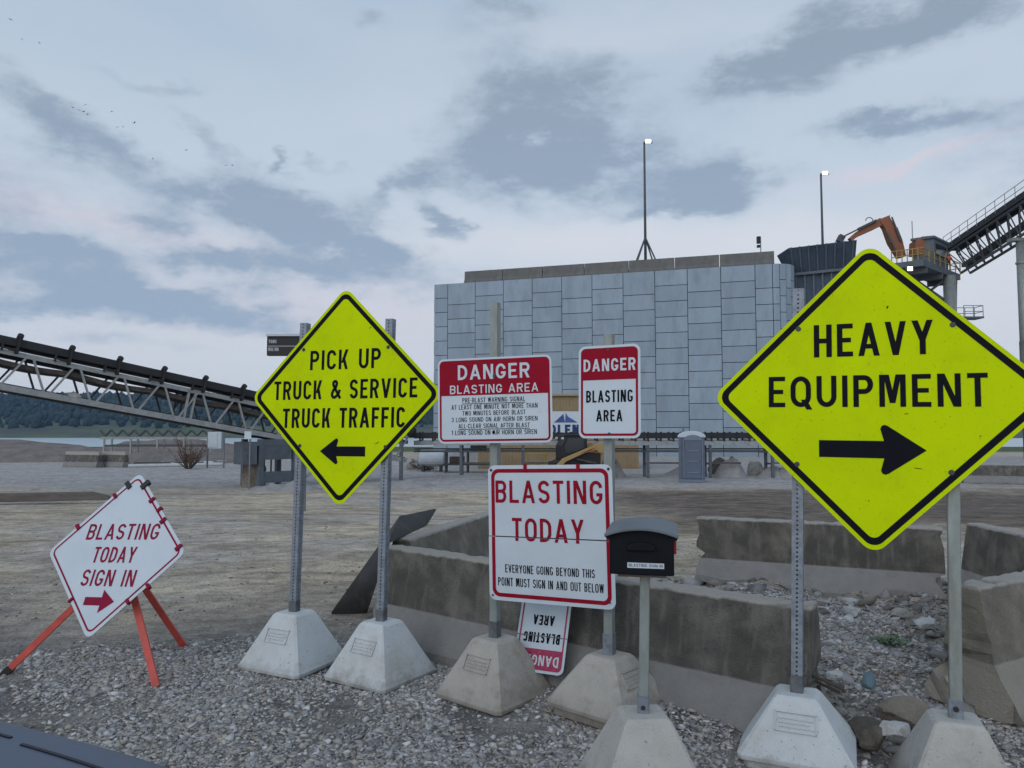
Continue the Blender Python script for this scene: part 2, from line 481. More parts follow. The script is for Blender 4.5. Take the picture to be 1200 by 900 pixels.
def muddy(m, rgb):
    nt = m.node_tree; N, L = nt.nodes, nt.links
    p = N['Principled BSDF']; base = p.inputs['Base Color'].links[0].from_socket
    tc = N.new('ShaderNodeTexCoord'); sp = N.new('ShaderNodeSeparateXYZ'); L.new(tc.outputs['Object'], sp.inputs[0])
    n = N.new('ShaderNodeTexNoise'); n.inputs['Scale'].default_value = 6; n.inputs['Detail'].default_value = 8; n.inputs['Roughness'].default_value = .7
    L.new(tc.outputs['Object'], n.inputs['Vector'])
    a = N.new('ShaderNodeMath'); a.operation = 'MULTIPLY_ADD'; L.new(n.outputs['Fac'], a.inputs[0]); a.inputs[1].default_value = -.42; L.new(sp.outputs[2], a.inputs[2])
    r = N.new('ShaderNodeMapRange'); r.inputs['From Min'].default_value = -.10; r.inputs['From Max'].default_value = -.24; r.inputs['To Max'].default_value = .75
    L.new(a.outputs[0], r.inputs['Value'])
    mx = N.new('ShaderNodeMix'); mx.data_type = 'RGBA'; L.new(r.outputs[0], mx.inputs[0]); L.new(base, mx.inputs[6]); mx.inputs[7].default_value = (*rgb, 1)
    L.new(mx.outputs[2], p.inputs['Base Color'])


for k_ in ('conc_white', 'conc_tan', 'conc_grey'):
    muddy(MAT[k_], (0.17, 0.15, 0.125))


# jersey barrier concrete: weathered dark upper face, sky light painted into the sloping foot and the worn top edge
def barrier_material(name, up, low_c, tintc):
    m = material(name, up, 0.92, 0.30, 5.0, 0.5, 75,
                 tint=tintc, tint_scale=2.6, tint_lo=0.47, tint_hi=0.66, speck=0.6, speck_scale=60)
    nt = m.node_tree; N, L = nt.nodes, nt.links
    p = N['Principled BSDF']
    base = p.inputs['Base Color'].links[0].from_socket
    tc = N.new('ShaderNodeTexCoord')
    sp = N.new('ShaderNodeSeparateXYZ'); L.new(tc.outputs['Object'], sp.inputs[0])
    wob = N.new('ShaderNodeTexNoise'); wob.inputs['Scale'].default_value = 9; wob.inputs['Detail'].default_value = 6
    L.new(tc.outputs['Object'], wob.inputs['Vector'])
    def mth(op, a, b):
        n = N.new('ShaderNodeMath'); n.operation = op
        for i, q in enumerate((a, b)):
            if isinstance(q, float): n.inputs[i].default_value = q
            else: L.new(q, n.inputs[i])
        return n.outputs[0]
    z = sp.outputs[2]
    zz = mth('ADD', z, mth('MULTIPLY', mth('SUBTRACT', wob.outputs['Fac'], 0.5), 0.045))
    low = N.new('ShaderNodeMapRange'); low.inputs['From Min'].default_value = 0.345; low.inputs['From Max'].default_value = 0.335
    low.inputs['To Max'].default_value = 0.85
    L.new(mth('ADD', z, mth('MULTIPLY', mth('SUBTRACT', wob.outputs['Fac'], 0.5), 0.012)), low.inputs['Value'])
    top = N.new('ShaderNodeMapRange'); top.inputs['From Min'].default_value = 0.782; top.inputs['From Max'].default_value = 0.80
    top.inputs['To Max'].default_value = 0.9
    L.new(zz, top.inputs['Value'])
    # vertical runs of efflorescence
    mp = N.new('ShaderNodeMapping'); mp.inputs['Scale'].default_value = (9, 9, 0.9); L.new(tc.outputs['Object'], mp.inputs[0])
    st = N.new('ShaderNodeTexNoise'); st.inputs['Scale'].default_value = 1.6; st.inputs['Detail'].default_value = 7
    L.new(mp.outputs[0], st.inputs['Vector'])
    sr = N.new('ShaderNodeMapRange'); sr.inputs['From Min'].default_value = 0.53; sr.inputs['From Max'].default_value = 0.70
    sr.inputs['To Max'].default_value = 0.8
    L.new(st.outputs['Fac'], sr.inputs['Value'])
    def mix(f, a, c):
        n = N.new('ShaderNodeMix'); n.data_type = 'RGBA'
        L.new(f, n.inputs[0]); L.new(a, n.inputs[6]); n.inputs[7].default_value = (*c, 1)
        return n.outputs[2]
    c = mix(sr.outputs[0], base, (0.16, 0.15, 0.13))
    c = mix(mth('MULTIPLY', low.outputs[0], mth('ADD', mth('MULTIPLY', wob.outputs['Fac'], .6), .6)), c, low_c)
    c = mix(top.outputs[0], c, (0.33, 0.31, 0.285))  # worn top edge, brightened in colour as if catching the sky
    # thin pale crack lines
    vo = N.new('ShaderNodeTexVoronoi'); vo.feature = 'DISTANCE_TO_EDGE'; vo.inputs['Scale'].default_value = 0.9
    wv = N.new('ShaderNodeVectorMath'); wv.operation = 'MULTIPLY_ADD'
    L.new(wob.outputs['Color'], wv.inputs[0]); wv.inputs[1].default_value = (.35, .35, .35); L.new(tc.outputs['Object'], wv.inputs[2])
    L.new(wv.outputs[0], vo.inputs['Vector'])
    vr = N.new('ShaderNodeMapRange'); vr.inputs['From Min'].default_value = 0.012; vr.inputs['From Max'].default_value = 0.004
    vr.inputs['To Max'].default_value = 0.8
    L.new(vo.outputs['Distance'], vr.inputs['Value'])
    pm_ = N.new('ShaderNodeTexNoise'); pm_.inputs['Scale'].default_value = 1.1; pm_.inputs['Detail'].default_value = 2
    L.new(tc.outputs['Object'], pm_.inputs['Vector'])
    pr_ = N.new('ShaderNodeMapRange'); pr_.inputs['From Min'].default_value = 0.54; pr_.inputs['From Max'].default_value = 0.62
    L.new(pm_.outputs['Fac'], pr_.inputs['Value'])
    c = mix(mth('MULTIPLY', vr.outputs[0], pr_.outputs[0]), c, (0.22, 0.21, 0.19))
    L.new(c, p.inputs['Base Color'])
    return m


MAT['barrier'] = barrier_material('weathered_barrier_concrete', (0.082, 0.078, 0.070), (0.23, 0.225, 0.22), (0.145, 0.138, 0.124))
MAT['barrier_lit_foot'] = barrier_material('lit_foot_barrier_concrete', (0.085, 0.08, 0.07), (0.27, 0.26, 0.255), (0.15, 0.138, 0.115))  # brightest foot: sky light put into its colour
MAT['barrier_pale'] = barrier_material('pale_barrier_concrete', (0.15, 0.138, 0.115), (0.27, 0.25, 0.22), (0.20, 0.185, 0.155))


# ------------------------------------------------------------------ ground
def sstep(a, b, x):
    t = min(1, max(0, (x - a) / (b - a)))
    return t * t * (3 - 2 * t)


BAR_A = gp(458, 640, 0.80); BAR_B = gp(953, 711, 0.80)      # top line of the long front barrier
BAR_A.z = BAR_B.z = 0
bar_d = (BAR_B - BAR_A).normalized()
bar_n = Vector((bar_d.y, -bar_d.x, 0))
if bar_n.y > 0: bar_n = -bar_n


def gz(x, y):
    z = -0.5 * sstep(8.5, 28, y) - 0.1 * sstep(28, 60, y) - 0.02 * max(0, min(y, 430) - 65)
    z -= 0.065 * sstep(1.0, 1.7, x) * sstep(5.0, 4.3, y)
    # stones heaped against the front barrier
    q = Vector((x, y, 0)) - BAR_A
    t, n = q.dot(bar_d), q.dot(bar_n)
    if -0.4 < t < 4.4:
        z += 0.12 * sstep(1.2, 2.8, t) * sstep(4.6, 3.6, t) * math.exp(-((n - 0.25) / 0.28) ** 2)
    # rubble bed between the barriers
    k = sstep(1.5, 2.4, x) * sstep(4.6, 5.6, y) * sstep(9.6, 8.6, y)
    if k > 0:
        z += k * (.08 + .11 * noise.noise(Vector((x * 1.3, y * 1.3, 4))) + .05 * noise.noise(Vector((x * 3.6, y * 3.6, 8))))
    if y < 40 and abs(x) < 40:
        z += 0.03 * noise.noise(Vector((x * .5, y * .5, 0))) + 0.012 * noise.noise(Vector((x * 2.1, y * 2.1, 3)))
        if y > 7 and not (1.2 < x < 5 and y < 9):
            z += sstep(7, 9, y) * (0.03 * noise.noise(Vector((x * .22, y * 1.6 - x * .3, 7))) + .02 * noise.noise(Vector((x * .9, y * 2.2 - x * .5, 2))))
    return z


def ground_material():
    m = bpy.data.materials.new('dirt_yard'); m.use_nodes = True
    nt = m.node_tree; N, L = nt.nodes, nt.links
    p = N['Principled BSDF']
    p.inputs['Roughness'].default_value = 0.9
    p.inputs['Specular IOR Level'].default_value = 0.2
    tc = N.new('ShaderNodeTexCoord')
    def noise_(scale, det=6, rough=.65, vec=None):
        n = N.new('ShaderNodeTexNoise'); n.inputs['Scale'].default_value = scale; n.inputs['Detail'].default_value = det
        n.inputs['Roughness'].default_value = rough
        L.new(vec if vec else tc.outputs['Object'], n.inputs['Vector']); return n.outputs['Fac']
    def rng_(s, a, b, c=0., d=1.):
        n = N.new('ShaderNodeMapRange'); n.inputs['From Min'].default_value = a; n.inputs['From Max'].default_value = b
        n.inputs['To Min'].default_value = c; n.inputs['To Max'].default_value = d
        n.interpolation_type = 'SMOOTHSTEP'
        L.new(s, n.inputs['Value']); return n.outputs[0]
    def mth(op, a, b):
        n = N.new('ShaderNodeMath'); n.operation = op
        for i, q in enumerate((a, b)):
            if isinstance(q, (float, int)): n.inputs[i].default_value = q
            else: L.new(q, n.inputs[i])
        return n.outputs[0]
    def mix(f, a, c):
        n = N.new('ShaderNodeMix'); n.data_type = 'RGBA'
        L.new(f, n.inputs[0])
        for i, q in ((6, a), (7, c)):
            if isinstance(q, tuple): n.inputs[i].default_value = (*q, 1)
            else: L.new(q, n.inputs[i])
        return n.outputs[2]
    sp = N.new('ShaderNodeSeparateXYZ'); L.new(tc.outputs['Object'], sp.inputs[0])
    x, y = sp.outputs[0], sp.outputs[1]
    wob = noise_(.35, 5)
    yw = mth('ADD', y, mth('MULTIPLY', mth('SUBTRACT', wob, .5), 7.0))
    xw = mth('ADD', x, mth('MULTIPLY', mth('SUBTRACT', wob, .5), 5.0))
    # wheel tracks, running across the yard
    mp = N.new('ShaderNodeMapping'); mp.inputs['Rotation'].default_value = (0, 0, math.radians(-14)); mp.inputs['Scale'].default_value = (.42, .85, 1)
    L.new(tc.outputs['Object'], mp.inputs[0])
    trk = noise_(1.0, 7, .62, mp.outputs[0])
    mp2 = N.new('ShaderNodeMapping'); mp2.inputs['Rotation'].default_value = (0, 0, math.radians(-20)); mp2.inputs['Scale'].default_value = (.9, 1.9, 1)
    L.new(tc.outputs['Object'], mp2.inputs[0])
    trk2 = noise_(1.3, 6, .7, mp2.outputs[0])
    big = noise_(.22, 5)
    # curved tyre ruts sweeping over the yard: thin bands along a bent distance field
    cx = N.new('ShaderNodeVectorMath'); cx.operation = 'DISTANCE'; cx.inputs[1].default_value = (-14, -32, 0)
    wv = N.new('ShaderNodeTexNoise'); wv.inputs['Scale'].default_value = .12; wv.inputs['Detail'].default_value = 2; L.new(tc.outputs['Object'], wv.inputs['Vector'])
    flat_ = N.new('ShaderNodeVectorMath'); flat_.operation = 'MULTIPLY'; flat_.inputs[1].default_value = (1, 1, 0); L.new(tc.outputs['Object'], flat_.inputs[0])
    L.new(flat_.outputs[0], cx.inputs[0])
    dist = mth('ADD', cx.outputs['Value'], mth('MULTIPLY', wv.outputs['Fac'], 5.0))
    ruts = None
    for r0, w_ in ((41.2, .22), (43.0, .20), (45.6, .24), (47.5, .26), (52.0, .3), (54.1, .3), (60.0, .35), (62.0, .35)):
        q = mth('DIVIDE', mth('SUBTRACT', dist, r0), w_)
        e = mth('EXPONENT', mth('MULTIPLY', mth('MULTIPLY', q, q), -1.0), 0.0)
        ruts = e if ruts is None else mth('ADD', ruts, e)
    ruts = mth('MULTIPLY', ruts, rng_(noise_(.8, 6), .38, .58))
    c = mix(rng_(trk, .36, .64), (0.37, 0.31, 0.235), (0.62, 0.525, 0.40))
    c = mix(rng_(big, .42, .62), c, (0.47, 0.43, 0.38))
    c = mix(mth('MULTIPLY', rng_(trk2, .50, .66), .6), c, (0.24, 0.20, 0.155))
    c = mix(mth('MULTIPLY', ruts, .55), c, (0.21, 0.175, 0.14))
    # grey crushed fines under the gravel near the signs
    c = mix(rng_(yw, 9.5, 6.0), c, mix(rng_(noise_(1.6, 7, .7), .40, .60), (0.20, 0.192, 0.186), (0.29, 0.275, 0.255)))
    # damp brown soil on the right, pale rock dust below the conveyor
    brown = mth('MULTIPLY', mth('MULTIPLY', rng_(yw, 13., 17.), rng_(yw, 32., 27.)), rng_(xw, 1.0, 4.5))
    c = mix(mth('MULTIPLY', brown, .85), c, mix(rng_(trk2, .4, .6), (0.055, 0.04, 0.032), (0.19, 0.145, 0.118)))
    dust = mth('MULTIPLY', rng_(yw, 28., 33.), rng_(yw, 80., 55.))
    c = mix(mth('MULTIPLY', dust, .8), c, mix(rng_(trk2, .35, .65), (0.27, 0.265, 0.275), (0.44, 0.43, 0.44)))
    grass = rng_(yw, 95., 130.)
    c = mix(grass, c, (0.075, 0.10, 0.04))
    fine = noise_(38, 4, .7)
    mp3 = N.new('ShaderNodeMapping'); mp3.inputs['Rotation'].default_value = (0, 0, math.radians(-16)); mp3.inputs['Scale'].default_value = (.8, 1.1, 1)
    L.new(tc.outputs['Object'], mp3.inputs[0])
    clod = noise_(4.2, 9, .78, mp3.outputs[0])
    s0 = N.new('ShaderNodeVectorMath'); s0.operation = 'SCALE'; L.new(c, s0.inputs[0]); L.new(rng_(clod, .32, .68, .66, 1.32), s0.inputs['Scale'])
    c = s0.outputs[0]
    sc = N.new('ShaderNodeVectorMath'); sc.operation = 'SCALE'; L.new(c, sc.inputs[0])
    L.new(rng_(fine, .25, .75, .62, 1.35), sc.inputs['Scale'])
    # scattered small stones
    vo = N.new('ShaderNodeTexVoronoi'); vo.inputs['Scale'].default_value = 22; vo.inputs['Randomness'].default_value = 1
    L.new(tc.outputs['Object'], vo.inputs['Vector'])
    st = mth('MULTIPLY', rng_(vo.outputs['Distance'], .30, .22), rng_(noise_(1.1, 4), .5, .66))
    c2 = mix(mth('MULTIPLY', st, .6), sc.outputs[0], (0.27, 0.26, 0.25))
    L.new(c2, p.inputs['Base Color'])
    b1 = N.new('ShaderNodeBump'); b1.inputs['Strength'].default_value = .9; b1.inputs['Distance'].default_value = .12
    L.new(mth('SUBTRACT', mth('ADD', trk, mth('MULTIPLY', trk2, .7)), mth('MULTIPLY', ruts, .35)), b1.inputs['Height'])
    bc = N.new('ShaderNodeBump'); bc.inputs['Strength'].default_value = .9; bc.inputs['Distance'].default_value = .07
    L.new(clod, bc.inputs['Height']); L.new(b1.outputs[0], bc.inputs['Normal'])
    b2 = N.new('ShaderNodeBump'); b2.inputs['Strength'].default_value = .6; b2.inputs['Distance'].default_value = .02
    L.new(mth('ADD', fine, mth('MULTIPLY', st, .8)), b2.inputs['Height']); L.new(bc.outputs[0], b2.inputs['Normal'])
    L.new(b2.outputs[0], p.inputs['Normal'])
    return m


def axis(lo_fine, hi_fine, step, hi, growth):
    a = list(np.arange(lo_fine, hi_fine, step))
    s = step
    while a[-1] < hi:
        s *= growth
        a.append(a[-1] + s)
    return a


GY = axis(-6, 11, .11, 1500, 1.035)
gxp = axis(0, 6.5, .11, 1500, 1.045)
GX = [-q for q in gxp[:0:-1]] + gxp


def build_ground():
    nx, ny = len(GX), len(GY)
    verts = [(x, y, gz(x, y)) for y in GY for x in GX]
    faces = [(j * nx + i, j * nx + i + 1, (j + 1) * nx + i + 1, (j + 1) * nx + i) for j in range(ny - 1) for i in range(nx - 1)]
    me = bpy.data.meshes.new('ground')
    me.from_pydata(verts, [], faces); me.shade_smooth()
    me.materials.append(ground_material())
    o = bpy.data.objects.new('ground', me); COL.objects.link(o)
    tag(o, kind='structure')


build_ground()


def stone_base(k):
    """angular crushed stone: the hull of a dozen scattered points"""
    r = random.Random(k * 7 + 1)
    bm = bmesh.new()
    for _ in range(11):
        d = Vector((r.gauss(0, 1), r.gauss(0, 1), r.gauss(0, 1))).normalized() * r.uniform(.72, 1.1)
        bm.verts.new(d)
    bmesh.ops.convex_hull(bm, input=bm.verts[:])
    bmesh.ops.delete(bm, geom=[v for v in bm.verts if not v.link_faces], context='VERTS')
    bmesh.ops.triangulate(bm, faces=bm.faces[:])
    bmesh.ops.recalc_face_normals(bm, faces=bm.faces[:])
    bm.verts.index_update()
    V = np.array([v.co[:] for v in bm.verts]); Fc = np.array([[v.index for v in f.verts] for f in bm.faces])
    bm.free()
    return V, Fc


def stone_mesh(name, P, S, palette, mat, sink=0.25):
    """P: n x 3 resting points, S: n sizes -> one mesh of n tumbled stones"""
    n = len(P)
    kinds = [stone_base(k) for k in range(16)]
    which = rng.integers(0, 16, n)
    allv, allf, allc = [], [], []
    off = 0
    for k in range(16):
        V, Fc = kinds[k]
        idx = np.where(which == k)[0]
        m = len(idx)
        if m == 0: continue
        yaw = rng.uniform(0, 2 * np.pi, m); tx, ty = rng.normal(0, .36, m), rng.normal(0, .36, m)
        q = np.stack([np.cos(yaw / 2), tx / 2 * np.cos(yaw / 2), ty / 2 * np.cos(yaw / 2), np.sin(yaw / 2)], 1); q /= np.linalg.norm(q, axis=1)[:, None]
        w, x, y, z = q.T
        R = np.stack([1 - 2 * (y * y + z * z), 2 * (x * y - z * w), 2 * (x * z + y * w), 2 * (x * y + z * w), 1 - 2 * (x * x + z * z), 2 * (y * z - x * w),
                      2 * (x * z - y * w), 2 * (y * z + x * w), 1 - 2 * (x * x + y * y)], 1).reshape(m, 3, 3)
        A = np.stack([rng.uniform(.9, 1.5, m), rng.uniform(.7, 1.15, m), rng.uniform(.30, .62, m)], 1)
        VV = V[None] * A[:, None, :]
        VV = np.einsum('mij,mvj->mvi', R, VV)
        VV = VV * S[idx][:, None, None] + P[idx][:, None, :]
        VV[:, :, 2] += (S[idx] * (0.36 - sink))[:, None]
        nv = len(V)
        FF = Fc[None] + (np.arange(m) * nv)[:, None, None] + off
        allv.append(VV.reshape(-1, 3)); allf.append(FF.reshape(-1, 3))
        pal = np.array(palette)
        ci = pal[rng.integers(0, len(pal), m)] * rng.uniform(.78, 1.22, (m, 1))
        allc.append(np.repeat(ci, nv, 0))
        off += m * nv
    V = np.concatenate(allv).astype(np.float32); Fc = np.concatenate(allf).astype(np.int32); C = np.concatenate(allc)
    me = bpy.data.meshes.new(name)
    me.vertices.add(len(V)); me.vertices.foreach_set('co', V.ravel())
    me.loops.add(len(Fc) * 3); me.loops.foreach_set('vertex_index', Fc.ravel())
    me.polygons.add(len(Fc)); me.polygons.foreach_set('loop_start', np.arange(0, len(Fc) * 3, 3, dtype=np.int32))
    me.update(calc_edges=True)
    a = me.color_attributes.new('tone', 'FLOAT_COLOR', 'POINT')
    a.data.foreach_set('color', np.concatenate([C, np.ones((len(C), 1))], 1).astype(np.float32).ravel())
    me.materials.append(mat)
    o = bpy.data.objects.new(name, me); COL.objects.link(o)
    return o


MAT['stone'] = material('crushed_stone', (.2, .2, .2), 0.9, 0.18, 60, 0.2, 160, attr='tone')
GREY = [(.34, .33, .325), (.29, .28, .28), (.41, .40, .395), (.22, .212, .212), (.33, .305, .275), (.36, .325, .28), (.30, .29, .29), (.49, .48, .475)]


def gravel_density(x, y):
    px, py = None, None
    d = 1.0
    # the heap ends along a ragged line in front of the dirt road
    edge = 6.15 + 0.13 * (x + 4) + .5 * noise.noise(Vector((x * .8, y * .8, 11))) + (0.9 if x > -1.2 else 0)
    d *= sstep(edge + .5, edge - .3, y)
    patch = noise.noise(Vector((x * .9, y * .9, 5))) + .5 * noise.noise(Vector((x * 2.6, y * 2.6, 9)))
    d *= sstep(-.45, .30, patch) * .92 + .08
    q = Vector((x, y, 0)) - BAR_A
    t, n = q.dot(bar_d), q.dot(bar_n)
    if t > -.1 and n < 0.05 and x < 2.2: d *= .25
    return d


pts, sz = [], []
while len(pts) < 105000:
    x = random.uniform(-6.2, 3.6); y = random.uniform(2.2, 8.2)
    if abs(x) > y * .78: continue
    if random.random() < gravel_density(x, y):
        s = min(.036, max(.0045, random.lognormvariate(-4.44, .52)))
        pts.append((x, y, gz(x, y))); sz.append(s)
o = stone_mesh('gravel', np.array(pts), np.array(sz), GREY, MAT['stone'])
tag(o, 'grey crushed stone spread around the sign bases', 'gravel', kind='stuff')

pts, sz = [], []
while len(pts) < 17000:
    x = random.uniform(1.3, 6.5); y = random.uniform(4.2, 9.4)
    q = Vector((x, y, 0)) - BAR_A
    if q.dot(bar_n) > -.1 and q.dot(bar_d) < 3.75: continue
    s = min(.13, max(.006, random.lognormvariate(-4.42, .78)))
    pts.append((x, y, gz(x, y))); sz.append(s)
for _ in range(5200):      # loose stones strewn over the road edge
    y = 6.3 + 11 * random.random() ** 1.8; x = random.uniform(-.75, .25) * y
    if noise.noise(Vector((x * .5, y * .8, 21))) < random.uniform(-.5, .4): continue
    pts.append((x, y, gz(x, y))); sz.append(min(.05, random.lognormvariate(-4.5, .5)))
o = stone_mesh('rubble', np.array(pts), np.array(sz), [(.205, .198, .196), (.26, .255, .255), (.145, .138, .132), (.21, .198, .182), (.36, .355, .355), (.175, .165, .155)], MAT['stone'])
tag(o, 'loose broken stone between the concrete barriers', 'rubble', kind='stuff')


# ------------------------------------------------------------------ water, far shore, hills
def sheet(name, xs, ys, zf, mat, kind='structure', smooth=True):
    nx = len(xs)
    me = bpy.data.meshes.new(name)
    me.from_pydata([(x, y, zf(x, y)) for y in ys for x in xs], [],
                   [(j * nx + i, j * nx + i + 1, (j + 1) * nx + i + 1, (j + 1) * nx + i) for j in range(len(ys) - 1) for i in range(nx - 1)])
    if smooth: me.shade_smooth()
    me.materials.append(mat)
    o = bpy.data.objects.new(name, me); COL.objects.link(o)
    return tag(o, kind=kind)


MAT['water'] = material('lake_water', (0.34, 0.42, 0.46), 0.3, 0.05, 0.05, 0.25, 0.35, spec=0.8)
MAT['shore'] = material('grassy_shore', (0.075, 0.10, 0.042), 0.95, 0.3, 0.03, 0, tint=(0.06, 0.06, 0.05), tint_scale=0.012, tint_lo=.45, tint_hi=.6)
MAT['dirt'] = material('grey_brown_spoil', (0.17, 0.15, 0.14), 0.95, 0.25, 0.8, 0.4, 3, tint=(0.11, 0.10, 0.09), tint_scale=1.2)
MAT['dust'] = material('pale_rock_dust', (0.27, 0.265, 0.265), 0.95, 0.2, 1.2, 0.3, 6, tint=(0.19, 0.18, 0.175), tint_scale=1.5)
WZ = -6.5
sheet('water', list(np.linspace(-1400, 1000, 12)), [190, 420, 640, 760], lambda x, y: WZ, MAT['water'])


def shore_z(x, y):
    t = (y - 690) / 450
    k = sstep(250, -500, x)
    return WZ - 1 + sstep(0, .35, t) * 13 + sstep(.3, 1.0, t) * (16 + 27 * k) + 2 * noise.noise(Vector((x * .01, y * .01, 0)))


sheet('far_shore', list(np.linspace(-1500, 1100, 90)), list(np.linspace(680, 1500, 40)), shore_z, MAT['shore'])


def forest():
    V, Fc, C = [], [], []
    bm = bmesh.new(); bmesh.ops.create_icosphere(bm, subdivisions=1, radius=1)
    bv = np.array([v.co[:] for v in bm.verts]); bf = np.array([[v.index for v in f.verts] for f in bm.faces]); bm.free()
    off = 0
    for i in range(8200):
        y = random.uniform(800, 1190)
        x = random.uniform(-1.0, 0.65) * y
        if y < 900 and random.random() < .75: continue
        r = random.uniform(1.8, 4.6)
        nz = 1 + .30 * rng.normal(size=(len(bv), 1))
        vv = bv * nz * np.array([r, r, r * random.uniform(1.0, 1.6)]) + np.array([x, y, shore_z(x, y) + r * .9])
        V.append(vv); Fc.append(bf + off); off += len(bv)
        g = random.uniform(.55, 1.4)
        C.append(np.tile(np.array([.018 * g, .032 * g, .026 * g]), (len(bv), 1)) * (1 + .25 * rng.normal(size=(len(bv), 1))))
    V = np.concatenate(V).astype(np.float32); Fc = np.concatenate(Fc).astype(np.int32); C = np.abs(np.concatenate(C))
    me = bpy.data.meshes.new('forest')
    me.vertices.add(len(V)); me.vertices.foreach_set('co', V.ravel())
    me.loops.add(len(Fc) * 3); me.loops.foreach_set('vertex_index', Fc.ravel())
    me.polygons.add(len(Fc)); me.polygons.foreach_set('loop_start', np.arange(0, len(Fc) * 3, 3, dtype=np.int32))
    me.update(calc_edges=True)
    a = me.color_attributes.new('tone', 'FLOAT_COLOR', 'POINT')
    a.data.foreach_set('color', np.concatenate([C, np.ones((len(C), 1))], 1).astype(np.float32).ravel())
    me.materials.append(material('far_foliage', (.03, .05, .03), .9, .2, .2, 0, attr='tone'))
    o = bpy.data.objects.new('forest', me); COL.objects.link(o)
    tag(o, 'dark wooded hillside far across the water', 'forest', kind='stuff')


forest()

# ------------------------------------------------------------------ haze
def haze():
    x0, x1, y0, y1, z0, z1 = -1700, 1700, -60, 1700, -10.5, 92
    m = MB(); m.box(((x0 + x1) / 2, (y0 + y1) / 2, (z0 + z1) / 2), (x1 - x0, y1 - y0, z1 - z0))
    mat = bpy.data.materials.new('haze_air'); mat.use_nodes = True
    nt = mat.node_tree; nt.nodes.clear()
    out = nt.nodes.new('ShaderNodeOutputMaterial'); pv = nt.nodes.new('ShaderNodeVolumePrincipled')
    pv.inputs['Color'].default_value = (.36, .62, 1.0, 1); pv.inputs['Density'].default_value = 0.00013
    nt.links.new(pv.outputs[0], out.inputs['Volume'])
    o = m.build('haze', mat)
    tag(o, kind='stuff')


haze()


def mound(name, c, rx, ry, h, mat, rot=0, n=34, rough=.25, seed=0, structure=True):
    vs, fs = [], []
    m = 12
    for j in range(m + 1):
        r = j / m
        for k in range(n):
            a = 2 * math.pi * k / n
            x, y = math.cos(a) * r, math.sin(a) * r
            nz = noise.noise(Vector((x * 2.2 + seed, y * 2.2, seed)))
            n2 = noise.noise(Vector((x * 6 + seed, y * 6, seed + 3)))
            z = h * (max(0, 1 - r ** 1.5)) * (1 + rough * nz * 1.6 + rough * .8 * n2) - (.12 if j == m else 0)
            X, Y = x * rx * (1 + .15 * nz), y * ry
            ca, sa = math.cos(rot), math.sin(rot)
            vs.append((X * ca - Y * sa, X * sa + Y * ca, z))
    for j in range(m):
        for k in range(n):
            fs.append((j * n + k, j * n + (k + 1) % n, (j + 1) * n + (k + 1) % n, (j + 1) * n + k)[::-1])
    me = bpy.data.meshes.new(name); me.from_pydata(vs, [], fs)
    bm = bmesh.new(); bm.from_mesh(me); bmesh.ops.remove_doubles(bm, verts=bm.verts, dist=1e-4); bmesh.ops.recalc_face_normals(bm, faces=bm.faces); bm.to_mesh(me); bm.free()
    me.shade_smooth()
    me.materials.append(mat)
    o = bpy.data.objects.new(name, me); COL.objects.link(o); o.location = c
    return tag(o, kind='structure') if structure else o


def on_ground(px, Y, dz=0):
    x = (px - 600) / F_PX * Y
    return Vector((x, Y, gz(x, Y) + dz))


mound('dirt_berm', on_ground(-70, 60), 19, 6, 2.0, MAT['dirt'], .05, seed=1, n=80)
mound('dirt_berm', on_ground(205, 56), 6, 4, .9, MAT['dirt'], 0, seed=5)
mound('dirt_berm', on_ground(215, 75), 14, 6, 1.6, MAT['dirt'], 0, seed=8, n=60)
for i, (px, Y, rx, ry, h) in enumerate([(478, 31, 1.3, .9, .32), (668, 37.5, .9, .7, .9), (699, 37.4, 1.1, .8, .85), (718, 38, .7, .6, .8), (855, 37.6, .9, .8, .95),
                                        (905, 37.6, 1.0, .8, .6), (935, 37.3, 1.4, .9, .85), (975, 37.5, 1.2, .8, .7), (800, 39, 1.2, .8, .5), (345, 29.3, 1.3, .8, .38), (318, 29, .9, .6, .3),
                                        (550, 36.8, 1.6, .7, .2), (610, 37, 1.3, .7, .25), (1130, 40, 3.5, 1.5, .7), (560, 52, 5, 2, .9)]):
    mound('dust_pile', on_ground(px, Y, -.03), rx, ry, h, MAT['dust'], 0, seed=20 + i)

# ------------------------------------------------------------------ precast retaining wall
WR = at(905, 308, 68); WL = at(509, 334, 78)
WTOP = (WR.z + WL.z) / 2
WBOT = -1.2
wd = Vector((WR.x - WL.x, WR.y - WL.y, 0)); WLEN = wd.length; wd.normalize()
wn = Vector((wd.y, -wd.x, 0))
if wn.y > 0: wn = -wn                                         # outward, towards the yard
wall = thing('retaining_wall', (WL.x, WL.y, WBOT), 'tall grey precast panel retaining wall behind the signs', 'wall')
vs, fs, tones = [], [], []
PW, PH = WLEN / 11.0, 1.5


def add_panel(a, b, z0, z1, nrm):
    g = .03
    d = (b - a).normalized()
    off = nrm * random.uniform(.0, .025)
    a2, b2 = a + d * g + off, b - d * g + off
    i = len(vs)
    for p in (a2, b2):
        for z in (z0 + g, z1 - g):
            vs.append(Vector((p.x, p.y, z)))
    for p in (a2, b2):
        for z in (z0 + g, z1 - g):
            vs.append(Vector((p.x, p.y, z)) - nrm * .14)
    fs.extend([(i, i + 2, i + 3, i + 1), (i, i + 4, i + 6, i + 2), (i + 1, i + 3, i + 7, i + 5), (i, i + 1, i + 5, i + 4), (i + 2, i + 6, i + 7, i + 3)])
    t = random.uniform(.93, 1.06)
    tones.extend([t] * 8)


def column(a, b, nrm, phase, top=WTOP):
    z = top
    first = PH * (1.0 if phase == 0 else 1.5)
    while z > WBOT:
        h = first if z == top else PH
        add_panel(a, b, max(WBOT, z - h), z, nrm)
        z -= h


